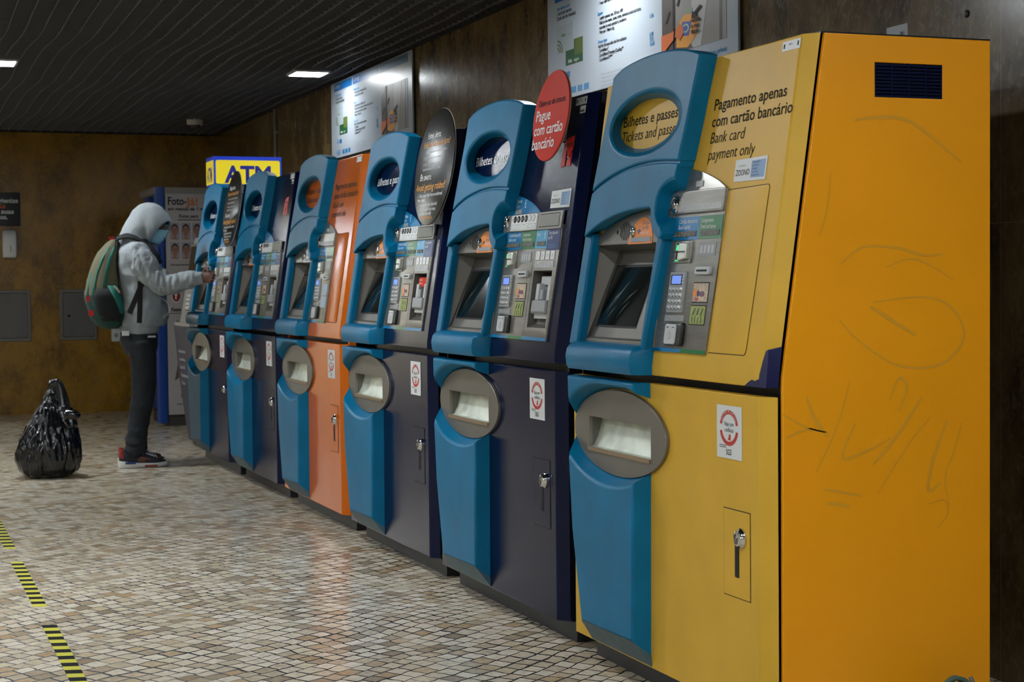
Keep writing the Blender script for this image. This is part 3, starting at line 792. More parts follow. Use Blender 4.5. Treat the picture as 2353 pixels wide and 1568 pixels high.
def f_note_unit(mb):
    a0, a1, z0, z1 = NOTE
    q = [(a0, 0.006, z0), (a1, 0.006, z0), (a1, 0.006, z1), (a0, 0.006, z1)]
    i = [(a0 + 0.004, -0.020, z0 + 0.012), (a1 - 0.004, -0.020, z0 + 0.012), (a1 - 0.004, -0.085, z1 - 0.008), (a0 + 0.004, -0.085, z1 - 0.008)]
    mb.add(q + i, [(0, 1, 5, 4), (1, 2, 6, 5), (2, 3, 7, 6), (3, 0, 4, 7), (4, 5, 6, 7)], M_STEELD)
    m0, m1 = a0 + 0.022, a1 - 0.014
    mb.slab(rrect(m0, m1, 1.130, 1.178, 0.004), -0.075, 0.010, M_GREY, r=0.006)
    mb.slab([(m0 + .006, 1.112), (m1 - .006, 1.112), (m1, 1.142), (m0, 1.142)], -0.07, -0.004, M_GREYL, r=0.004)
    for s0, s1 in ((m0, m0 + 0.030), (m1 - 0.030, m1)):
        mb.slab([(s0, 1.176), (s1, 1.176), (s1, 1.236), (s0, 1.236)], -0.075, -0.002, M_GREYL, r=0.003)
    mb.box(m0 + 0.028, m1 - 0.028, -0.075, -0.035, 1.176, 1.256, M_GREYL)
    mb.slab([(m0 + 0.050, 1.178), (m1 - 0.050, 1.178), (m1 - 0.056, 1.214), (m0 + 0.056, 1.214)], -0.04, 0.004, M_GREY, r=0.004)
    mb.slab([(m0, 1.230), (m1, 1.230), (m1, 1.262), (m0, 1.262)], -0.085, -0.018, M_GREYL, r=0.003)
def f_out_of_order(mb):
    mb.slab([(0.990, 1.225), (1.118, 1.225), (1.126, 1.264), (0.998, 1.264)], -0.010, -0.0085, M_RED)
    mb.text('Indispon\u00edvel', 1.000, -0.0080, 1.250, 0.012, M_WHITE, sx=0.7); mb.text('Out of service', 0.996, -0.0080, 1.236, 0.012, M_WHITE, sx=0.7)

# --- lower blue cover and the dispenser
def scoop(a, sgn, A=0.352, B=0.158, ca=0.385, cz=0.772):
    t = max(0.0, 1 - ((a - ca) / A) ** 2); return cz + sgn * B * math.sqrt(t)
def f_lower_cover(mb):
    F = 0.058
    xs = [0.096 + (0.586 - 0.096) * i / 30 for i in range(31)]
    xb = [0.050 + (0.592 - 0.050) * i / 30 for i in range(31)]
    # piece above the dispenser
    lift = lambda x, k: k * max(0.0, min(1.0, (x - 0.44) / 0.13))
    front = [(x, scoop(x, 1) + lift(x, .012)) for x in xs] + [(0.586, 0.940), (0.092, 0.940)]
    back = [(x, scoop(x, 1, 0.342, 0.138) + lift(x, .012)) for x in xb] + [(0.592, 0.940), (0.045, 0.940)]
    mb.slab(front, 0.0005, F, M_BLUE, back=back, r=0.008)
    # piece below it
    front = [(x, scoop(x, -1)) for x in xs] + [(0.578, 0.40), (0.572, 0.167), (0.190, 0.160), (0.120, 0.45)]
    back = [(x, scoop(x, -1, 0.338, 0.130)) for x in xb] + [(0.588, 0.40), (0.584, 0.120), (0.115, 0.112), (0.070, 0.45)]
    mb.slab(front, 0.0005, F, M_BLUE, back=back, r=0.008)
def f_skirt(mb):
    F = 0.058
    # scuffed kick facet sloping back to the door
    mb.add([(0.190, F - 0.001, 0.163), (0.572, F - 0.001, 0.169), (0.592, 0.002, 0.092), (0.150, 0.002, 0.090), (0.115, 0.001, 0.120), (0.586, 0.001, 0.125)],
           [(0, 1, 2, 3), (0, 3, 4), (1, 5, 2), (0, 4, 5, 1)], M_SKIRT)
def f_plate(mb):
    a0, a1, z0, z1 = WIN
    mb.slab(ell(0.383, 0.773, 0.336, 0.134, 64), 0.001, 0.013, M_PLATE, holes=[[(a0, z0), (a1, z0), (a1, z1), (a0, z1)]], r=0.002)
    mb.box(a0, a1, 0.0125, 0.019, z0 - 0.012, z0, M_PLATELIP)
M_PLATELIP = mat('worn_brass_lip', '#a08a70', 0.4, metal=0.6)
def f_tray(mb):
    a0, a1, z0, z1 = WIN
    prf = [(0.010, z0), (-0.004, z0 + 0.002), (-0.020, z0 + 0.030), (-0.034, z0 + 0.080), (-0.034, z1 + 0.004), (0.0, z1 + 0.006)]
    vs = []
    for a in (a0 - 0.004, a1 + 0.004): vs += [(a, o, z) for o, z in prf]
    n = len(prf)
    mb.add(vs, [(i, i + 1, n + i + 1, n + i) for i in range(n - 1)], M_TRAY)
    mb.add([(a, o, z) for a in (a0 - 0.004, a1 + 0.004) for o, z in ((0.01, z0), (0.01, z1), (-0.034, z1), (-0.034, z0))], [(0, 1, 2, 3), (4, 5, 6, 7)], M_STEELD)
M_TRAY = mat('scratched_tray_metal', '#ccd2c4', 0.38, metal=0.35, var=0.18, vscale=16)

# --- door furniture and stickers
def f_lock_plate(m):
    def f(mb):
        mb.slab([(1.046, 0.390), (1.194, 0.390), (1.194, 0.628), (1.046, 0.628)], 0.0003, 0.0009, M_GAP)
        mb.slab([(1.0485, 0.3925), (1.1915, 0.3925), (1.1915, 0.6255), (1.0485, 0.6255)], 0.0005, 0.0018, m)
        mb.slab(rrect(1.111, 1.134, 0.446, 0.536, 0.003), 0.0015, 0.0028, M_GAP)
    return f
def f_lock(mb):
    mb.lathe([(0.027, 0.0), (0.027, 0.006), (0.023, 0.010), (0.021, 0.016), (0.012, 0.019), (0.011, 0.015), (0.001, 0.015)], (1.150, 0.0015, 0.556), (0, 1, 0), M_CHROME, n=20)
    mb.lathe([(0.009, 0.0), (0.008, 0.005), (0.001, 0.006)], (1.150, 0.0015 + 0.016, 0.549), (0, 1, 0), M_STEELD, n=12)
def ringtext(mb, txt, ca, cz, r, size, m, off, a0, a1):
    n = len(txt)
    for i, ch in enumerate(txt):
        if ch == ' ': continue
        t = math.radians(a0 + (a1 - a0) * i / (n - 1)); vs, fs = text_mesh(ch)
        if not vs: continue
        sg = 1 if a0 > a1 and a0 <= 200 else -1
        x = (math.cos(t), math.sin(t)); tx = (math.sin(t) * sg, -math.cos(t) * sg); up = (x[0] * sg, x[1] * sg)
        base = (ca + x[0] * r, cz + x[1] * r)
        mb.add([(base[0] + (v[0] - 0.3) * size * 0.8 * tx[0] + v[1] * size * up[0], off, base[1] + (v[0] - 0.3) * size * 0.8 * tx[1] + v[1] * size * up[1]) for v in vs], fs, m)
def f_cert(mb):
    mb.sheet([(1.012, 0.762), (1.150, 0.762), (1.150, 0.905), (1.012, 0.905)], 0.0020, M_STICK, th=0.0015)
def f_cert_print(mb):
    ca, cz, R, r, o = 1.081, 0.845, 0.052, 0.040, 0.0026
    def band(t0, t1):
        n = 18; P = [math.radians(t0 + (t1 - t0) * i / n) for i in range(n + 1)]
        pts = [(ca + R * math.cos(t), o, cz + R * 0.93 * math.sin(t)) for t in P] + [(ca + r * math.cos(t), o, cz + r * 0.93 * math.sin(t)) for t in P]
        mb.add(pts, [(i, i + 1, n + 2 + i, n + 1 + i) for i in range(n)], M_CERT)
    band(12, 168); band(192, 348)
    ringtext(mb, 'Qualidade de confian\u00e7a', ca, cz, 0.042, 0.010, M_STICK, o + .0005, 155, 25)
    mb.text('Viaje com', ca, o, 0.850, 0.017, M_INK, al='C', sx=0.8); mb.text('confian\u00e7a', ca, o, 0.834, 0.017, M_INK, al='C', sx=0.8)
    mb.sheet([(1.076, 0.812), (1.090, 0.812), (1.090, 0.829), (1.080, 0.826), (1.080, 0.818), (1.076, 0.818)], o, M_CERT, th=.0004)
    mb.text('SGS', 1.064, o, 0.772, 0.022, M_INK, bold=0.01); 
    for k in range(2): mb.box(1.028, 1.066, o - .0003, o, 0.791 + k * .005, 0.7925 + k * .005, M_INK)
M_CERT = mat('certificate_red', '#b8322c', 0.5)
def f_zoono(a, z):
    def f(mb):
        mb.sheet([(a, z), (a + 0.173, z - 0.002), (a + 0.173, z + 0.062), (a, z + 0.060)], 0.0020, M_STICK, th=0.0015)
        mb.sheet([(a + 0.092, z + 0.007), (a + 0.166, z + 0.006), (a + 0.166, z + 0.054), (a + 0.092, z + 0.053)], 0.0026, M_PALEB, th=.0004)
    return f
M_PALEB = mat('pale_blue_print', '#7f9fc6', 0.45)
def f_zoono_print(a, z):
    def f(mb):
        mb.text('ZOONO', a + 0.008, 0.0030, z + 0.016, 0.023, M_INK, width=0.076); mb.text('PROTECTED BY', a + 0.020, 0.0030, z + 0.040, 0.007, M_GREY, sx=0.8)
        for k, t in enumerate(('Esta superf\u00edcie', 'encontra-se', 'protegida', 'contra v\u00edrus', 'www.zoono.pt')): mb.text(t, a + 0.098, 0.0031, z + 0.046 - k * 0.0088, 0.0085, M_LDBLUE, sx=0.85)
    return f
def f_notice(mb):
    for k, (t, sh, bo) in enumerate((('Pagamento apenas', 0, 0.012), ('com cart\u00e3o banc\u00e1rio', 0, 0.012), ('Bank card', 0.14, 0.0), ('payment only', 0.14, 0.0))):
        mb.text(t, 0.796, 0.0008, 1.727 - 0.0475 * k, 0.046, M_INKB, shear=sh, bold=bo, width=(0.408, 0.448, 0.200, 0.270)[k])
def f_blank(m):
    def f(mb):
        pts = [(0.946, 1.042), (0.946, 1.494)] + [(1.166, 1.498)] + [(1.172, 1.496), (1.176, 1.490)] + [(1.159, 1.060), (1.156, 1.048), (1.148, 1.042)]
        mb.slab(pts, 0.0003, 0.0010, M_GAP); mb.slab(inset(ccw(pts), 0.002), 0.0006, 0.0022, m, r=0.0008)
    return f
def f_window_text(two, m):
    def clip(a, z): return ((a - 0.372) / 0.225) ** 2 + ((z - 1.7225) / 0.10) ** 2 < 1
    def f(mb):
        if two:
            mb.text('Bilhetes e passes', 0.178, 0.0008, 1.732, 0.048, m, bold=0.008, width=0.388, clip=clip)
            mb.text('Tickets and passes', 0.178, 0.0008, 1.684, 0.048, m, shear=0.14, width=0.405, clip=clip)
        else:
            mb.text('Bilhetes e passes', 0.180, 0.0008, 1.702, 0.052, m, bold=0.008, width=0.395, clip=clip)
    return f
def f_logo(mb):
    P = lambda pts: mb.sheet([(1.083 + (a) * 0.0925, 1.640 + z * 0.105) for a, z in pts], 0.0022, M_REDT, th=0.0015)
    P([(0.06, 0.64), (0.08, 0.76), (0.22, 0.88), (0.50, 0.96), (1.0, 1.0), (0.98, 0.66), (0.94, 0.50), (0.62, 0.64)])
    P([(0.0, 0.0), (0.36, 0.03), (0.38, 0.55), (0.62, 0.64), (0.06, 0.64)]); P([(0.62, 0.64), (0.44, 0.56), (0.60, 0.30), (0.94, 0.54)]); P([(0.56, 0.0), (0.92, 0.02), (0.94, 0.46), (0.74, 0.30), (0.56, 0.20)])
def f_logo_text(mb):
    mb.text('metro', 1.098, 0.0030, 1.708, 0.027, M_INK, width=0.072)
def f_asset_tag(mb):
    mb.sheet([(1.152, 1.848), (1.243, 1.848), (1.243, 1.874), (1.152, 1.874)], 0.0020, M_STICK, th=0.0015)
    mb.text('metro', 1.185, 0.0025, 1.862, 0.009, M_INK); mb.box(1.160, 1.166, 0.002, 0.0025, 1.855, 1.867, M_INK); mb.box(1.230, 1.236, 0.002, 0.0025, 1.856, 1.868, M_INK)
def f_asset_tag2(mb):
    mb.sheet([(1.196, 1.818), (1.240, 1.818), (1.240, 1.843), (1.196, 1.843)], 0.0020, M_STICK, th=0.0015)
    for k in range(10): mb.box(1.200 + k * .0036, 1.2015 + k * .0036, 0.002, 0.0025, 1.821, 1.830, M_INK)

def side_panel_parts(root):
    """painted side board of the machine nearest the viewpoint, with its louvred vent"""
    d = 0.045
    mb = MB()
    pts = [(0.084, d), (0.99, d + 0.002), (1.884, prof(1.884) + d), (1.884, 0.693), (0.084, 0.693)]
    outl = [(x, z) for z, x in pts]
    V = (0.328, 0.538, 1.722, 1.813)
    mb2 = MB(lambda a, o, z: (a, -(1.272 + o), z))
    mb2.slab(outl, 0.0, 0.010, mat('orange_yellow_side_paint', '#f2a20a', 0.42, bump=0.1, bscale=400, var=0.03, vscale=3), holes=[[(V[0], V[2]), (V[1], V[2]), (V[1], V[3]), (V[0], V[3])]], r=0.002)
    sp = mb2.build('side_panel', root); sp['label'] = 'orange-yellow painted side board with scribbled graffiti marks'
    v = MB(lambda a, o, z: (a, -(1.272 + o), z))
    v.box(V[0], V[1], -0.004, 0.002, V[2], V[3], M_GAP)
    n = 10; h = (V[3] - V[2]) / n
    for k in range(n):
        z0 = V[2] + k * h
        v.add([(a, o, z) for a in (V[0], V[1]) for o, z in ((0.0095, z0 + 0.001), (0.0095, z0 + h * 0.62), (0.003, z0 + h * 0.98), (0.003, z0 + h * 0.35))], [(0, 1, 2, 3), (4, 7, 6, 5), (0, 4, 5, 1), (1, 5, 6, 2), (2, 6, 7, 3), (3, 7, 4, 0)], M_NAVY)
    for k in range(5):
        a = V[0] + (V[1] - V[0]) * k / 4; v.box(max(V[0], a - 0.002), min(V[1], a + 0.002), 0.002, 0.0102, V[2], V[3], M_NAVY)
    vo = v.build('vent_grille', sp); vo['label'] = 'navy louvred vent near the top of the side board'
    # wiped graffiti strokes
    g = MB(lambda a, o, z: (a, -(1.272 + o), z)); gm = mat('smeared_marker', '#d59a20', 0.6)
    def stroke(pts, w=0.006):
        p = spline(pts, 5); o = 0.0106
        L = []; R = []
        for i, q in enumerate(p):
            a = p[max(0, i - 1)]; b_ = p[min(len(p) - 1, i + 1)]; dx, dz = b_[0] - a[0], b_[1] - a[1]; l = math.hypot(dx, dz) or 1
            k = w * (0.35 + 0.65 * math.sin(math.pi * (i + 0.5) / len(p))) / 2
            L.append((q[0] - dz / l * k, o, q[1] + dx / l * k)); R.append((q[0] + dz / l * k, o, q[1] - dx / l * k))
        g.add(L + R, [(i, i + 1, len(L) + i + 1, len(L) + i) for i in range(len(L) - 1)], gm)
    PX = lambda x, y: (0.328 + (x - 2007) * 0.00134, 1.813 - (y - 144) * 0.001136)
    S = [[(1905, 400), (1898, 480), (1880, 548)], [(1928, 610), (1980, 572), (2060, 575), (2120, 592), (2170, 588)], [(1960, 280), (2010, 272), (2090, 280), (2210, 372)], [(2030, 620), (2100, 600), (2190, 650)],
         [(2000, 700), (2120, 690), (2190, 720), (2215, 790), (2160, 850), (2060, 850), (1970, 790), (1925, 740)], [(1995, 710), (2040, 740), (2100, 780)],
         [(1795, 952), (1850, 985), (1900, 1000)], [(1802, 1008), (1850, 990), (1890, 998)], [(1850, 915), (1870, 970), (1900, 1010)], [(1948, 880), (1930, 950), (1900, 1030), (1870, 1090)], [(1960, 980), (1930, 1060), (1990, 1045), (2040, 1020)],
         [(2115, 925), (2060, 1010), (2000, 1080)], [(2138, 972), (2080, 1040), (2010, 1150)], [(2040, 930), (2060, 880), (2080, 900), (2060, 960)], [(2175, 985), (2140, 1080), (2130, 1150), (2160, 1130)], [(2210, 990), (2190, 1060), (2170, 1120), (2180, 1190)],
         [(1885, 1130), (1930, 1140), (1975, 1152)], [(1895, 1163), (1925, 1168), (1948, 1175)], [(2130, 1180), (2170, 1175), (2175, 1210), (2150, 1240)]]
    for i, s in enumerate(S): stroke([PX(*q) for q in s], 0.004 + 0.003 * (i % 3))
    go = g.build('graffiti_strokes', sp); go['label'] = 'faint wiped marker scribbles'
    w = MB(TM); navy = mat('exposed_navy_primer', '#141b4a', 0.35)
    prs = [(0.034, 0.963), (0.034, 1.062), (0.028, 1.074), (0.016, 1.070), (0.009, 1.040), (0.004, 0.998), (-0.004, 0.985)]
    # chipped corner where the primer shows: follows the chamfer and the front
    w.slab([(1.238, 0.9635), (1.279, 0.9635), (1.279, 1.045), (1.272, 1.062), (1.262, 1.058), (1.252, 1.030), (1.244, 0.995)], -0.034, 0.0012, navy, back=[(1.238, 0.9635), (1.2815, 0.9635), (1.2815, 1.062), (1.2815, 1.070), (1.2815, 1.066), (1.274, 1.035), (1.262, 0.995)])
    w.sheet([(1.165, 0.9635), (1.240, 0.9635), (1.240, 0.985), (1.222, 0.979), (1.205, 0.982), (1.190, 0.976)], 0.0014, navy)
    wo = w.build('chipped_corner', root); wo['label'] = 'dark primer showing where the yellow paint has chipped off'
    return sp

def ticket_machine(idx, kind, label, loc, door_m, side_m, last=False):
    r = empty('ticket_machine', loc, label, 'ticket machine', 'ticket machines in a row along the wall')
    money = kind == 'money'
    part('plinth', 'plinth', f_plinth, r, 'dark recessed plinth')
    body = part('cabinet_body', ('body', side_m.name, last), f_body(side_m, not last), r)
    if last: side_panel_parts(r)
    door = part('lower_door', ('door', door_m.name), f_door(door_m), r)
    part('lock_plate', ('lockp', door_m.name), f_lock_plate(door_m), door)
    part('lock_knob', 'lock', f_lock, door, 'round chrome lock')
    st = part('certificate_sticker', 'cert', f_cert, door, 'white sticker with a red ring')
    st2 = part('printing', 'certp', f_cert_print, door, 'red ring and black lettering of the sticker')
    up = part('upper_panel', ('upper', door_m.name, money), f_upper(door_m, money), r)
    vz = part('blue_hood', 'visor', f_visor, r, 'moulded blue plastic hood with an oval window')
    part('window_lettering', ('wt', kind, door_m.name), f_window_text(not money, M_WHITE if money else M_INKB), up, 'lettering seen through the oval window')
    part('asset_tag', 'tag1', f_asset_tag, up, 'small white tag in the top corner')
    if money: part('asset_tag', 'tag2', f_asset_tag2, up, 'small white barcode tag')
    bz = part('screen_bezel', 'bezel', f_bezel, r, 'steel frame around the recessed screen')
    part('screen', 'screen', f_screen, bz, 'dark scratched touch screen')
    part('speaker_holes', 'spk', f_speaker, bz)
    part('call_label', ('call', idx in (1, 3)), f_callsign(M_STICK if idx in (1, 3) else M_ORLAB), bz, 'round-topped label beside the call button')
    part('call_button', 'callb', f_button, bz, 'chrome call button')
    cp = part('control_panel', ('cp', money), f_panel_money if money else f_panel_card, r, 'brushed steel control panel')
    if money:
        part('coin_strip', 'coins', f_coin_strip, cp, 'raised steel strip with coin symbols and a perforated grille')
        part('coin_label', 'moedas', f_moedas, cp, 'blue arched coin label')
        part('notes_label', 'notas', f_notes_label, cp, 'light blue notes label')
        part('change_label', 'troco', f_label(1.060, 1.173, M_LDBLUE, ['Troco dispon\u00edvel', 'at\u00e9 10\u20ac'], z0=1.352), cp, 'dark blue change label')
        part('banknote_symbols', 'nlab', f_note_labels, cp)
        part('banknote_slot', 'nunit', f_note_unit, cp, 'grey note feeder in a steel recess')
        if idx == 4: part('red_sticker', 'ooo', f_out_of_order, cp, 'red sticker over the note feeder')
    part('coin_button', 'coinb', f_coin_button, cp, 'round chrome coin slot')
    part('bank_card_label', 'bcl', f_label(0.590, 0.810, M_LBLUE, [], 0), cp, 'blue bank card label')
    part('bank_card_lettering', 'bct', lambda mb: (mb.text('Cart\u00e3o banc\u00e1rio', 0.682, 0.0088, 1.408, 0.018, M_WHITE, width=0.115), mb.text('Bank cards', 0.680, 0.0088, 1.391, 0.018, M_WHITE, width=0.075, shear=.15)), cp)
    part('travel_card_label', 'tcl', f_label(0.810, 0.948, M_LGREEN, ['Carregamentos', 'Travel card top-up'], 0), cp, 'green travel card label')
    part('bank_card_reader', 'cr', f_card_reader, cp, 'card reader with a green light')
    part('instruction_plate', 'tp', f_travel_plate, cp)
    part('travel_card_slot', 'slot', f_slot, cp, 'white framed card slot')
    part('keypad', 'keys', f_keypad, cp, 'grey keypad with a small lit display')
    part('picture_labels', ('pics', idx == 3), f_plain_labels if idx == 3 else f_pictures, cp)
    part('braille_plate', 'brl', f_small_braille, cp)
    part('contactless_reader', 'cless', f_contactless, cp, 'grey and black contactless reader')
    if money and idx not in (4,):
        part('metro_logo', 'logo', f_logo, up, 'red arrow-like letter logo'); part('logo_lettering', 'logot', f_logo_text, up)
    if idx == 5:
        part('zoono_sticker', 'zo5', f_zoono(1.034, 1.500), up, 'white and blue sticker'); part('sticker_lettering', 'zo5p', f_zoono_print(1.034, 1.500), up)
    if idx == 6:
        part('zoono_sticker', 'zo6', f_zoono(0.972, 1.513), up, 'white and blue sticker'); part('sticker_lettering', 'zo6p', f_zoono_print(0.972, 1.513), up)
    if not money:
        part('notice_lettering', 'notice', f_notice, up, 'dark bank card payment notice')
        part('blank_cover', ('blank', door_m.name), f_blank(door_m), up, 'plain cover plate in place of the cash unit')
    part('lower_cover', 'lc', f_lower_cover, r, 'moulded blue plastic cover around the ticket tray')
    part('kick_skirt', 'skirt', f_skirt, r, 'scuffed grey-blue facet at the foot of the cover')
    pl = part('dispenser_plate', 'plate', f_plate, r, 'oval steel plate')
    part('ticket_tray', 'tray', f_tray, pl, 'bright metal tray behind the window')
    return r

BX, BY = 2.158, 5.08
ticket_machine(6, 'card', 'yellow ticket machine nearest the viewpoint, bank card payment notice on its front', (BX - 0.006, BY - 0.011, 0), M_YEL, M_NAVYD, last=True)
ticket_machine(5, 'money', 'navy ticket machine behind the red round sign, beside the yellow one', (BX + 0.006, BY + 1.410, 0), M_NAVY, M_NAVYD)
ticket_machine(4, 'money', 'navy ticket machine next to the orange one, red sticker on its note feeder', (BX + 0.009, BY + 2.813, 0), M_NAVY, M_NAVYD)
ticket_machine(3, 'card', 'orange ticket machine in the middle of the row', (BX + 0.011, BY + 4.223, 0), M_ORG, M_ORG)
ticket_machine(2, 'money', 'navy ticket machine just beyond the orange one, with no round sign', (BX + 0.007, BY + 5.626, 0), M_NAVY, M_NAVYD)
ticket_machine(1, 'money', 'farthest navy ticket machine, the one the person in the hoodie is using', (BX - 0.015, BY + 6.915, 0.0), M_NAVY, M_NAVYD)

# --- round card signs on the machines
def round_sign(loc, ca, cz, r, m, lines, label, edge):
    root = empty('round_sign', loc, label, 'sign', 'round signs fixed to the ticket machines')
    d = MB(TM); d.slab(ell(ca, cz, r, r * 0.99, 56), 0.052, 0.058, m, r=0.001)
    d.slab(ell(ca, cz, r + 0.0015, r * 0.99 + 0.0015, 56), 0.050, 0.0535, edge)
    d.build('sign_board', root)
    t = MB(TM)
    for (s, dz, sz, mm, sx, sh, bo, da, wd) in lines: t.text(s, ca + da, 0.0588, cz + dz, sz, mm, sx=sx, shear=sh, bold=bo, width=wd)
    t.build('lettering', root)
    b_ = MB(TM); b_.box(ca - 0.03, ca + 0.03, 0.0, 0.0505, cz - r * 0.55, cz - r * 0.25, M_GREY); b_.build('mounting_bracket', root)
    return root
M_CARDEDGE = mat('board_edge', '#8a7d6c', 0.6)
M_EDGEW = mat('white_board_edge', '#c9ccd0', 0.5)
red_lines = [('Deixe-se de trocos.', 0.040, 0.032, M_INK, 1, 0.14, 0.012, -0.125, 0.250), ('Pague', -0.012, 0.055, M_WHITE, 1, 0, 0.012, -0.135, 0.135), ('com cart\u00e3o', -0.062, 0.055, M_WHITE, 1, 0, 0.012, -0.137, 0.262), ('banc\u00e1rio', -0.112, 0.055, M_WHITE, 1, 0, 0.012, -0.142, 0.205), ('.', -0.112, 0.055, M_LDBLUE, 1, 0, 0.012, 0.068, None)]
round_sign((BX + 0.006, BY + 1.410, 0), 1.068, 1.822, 0.160, M_RED, red_lines, 'red round sign with white lettering', M_CARDEDGE)
blk = [('Esteja alerta.', 0.125, 0.038, M_WHITE, 1, 0.14, 0, -0.130, 0.175), ('Evite ser v\u00edtima de furto!', 0.088, 0.038, M_ORTXT, 1, 0.14, 0, -0.170, 0.340),
       ('1. Aceite apenas ajuda de um agente', 0.062, 0.018, M_GREYL, 1, 0.1, 0, -0.150, 0.300), ('2. Pague preferencialmente', 0.036, 0.018, M_GREYL, 1, 0.1, 0, -0.155, 0.230), ('3. N\u00e3o perca de vista o seu', 0.010, 0.018, M_GREYL, 1, 0.1, 0, -0.155, 0.250), ('especialmente ao usar notas', -0.010, 0.018, M_GREYL, 1, 0.1, 0, -0.150, 0.240),
       ('Be aware.', -0.052, 0.042, M_WHITE, 1, 0.14, 0, -0.170, 0.155), ('Avoid getting robbed!', -0.096, 0.044, M_ORTXT, 1, 0.14, 0, -0.205, 0.385),
       ('1. Only accept help from an uniformed', -0.124, 0.022, M_WHITE, 1, 0.1, 0, -0.175, 0.330), ('Metro agent.', -0.143, 0.022, M_WHITE, 1, 0.1, 0, -0.170, 0.110), ('2. Pay preferably with a bank card.', -0.164, 0.022, M_WHITE, 1, 0.1, 0, -0.150, 0.255),
       ("3. Don't lose sight of your money,", -0.184, 0.020, M_WHITE, 1, 0.1, 0, -0.130, 0.225), ('especially when using', -0.201, 0.020, M_WHITE, 1, 0.1, 0, -0.115, 0.155), ('\u20ac20 and \u20ac50 banknotes.', -0.219, 0.020, M_ORTXT, 1, 0.1, 0, -0.095, 0.155)]
round_sign((BX + 0.009, BY + 2.813, 0), 1.205, 1.728, 0.247, M_SIGNB, blk, 'larger black round warning sign between the two navy machines nearest the viewpoint', M_CARDEDGE)
blk2 = [(a_, b_, c_, d_, e_, f_, g_, h_, i_) for (a_, b_, c_, d_, e_, f_, g_, h_, i_) in blk]
round_sign((BX - 0.015, BY + 6.915, 0.0), 1.205, 1.728, 0.247, M_SIGNB, blk2, 'farther black round warning sign, in front of the yellow and blue lit sign box', M_EDGEW)

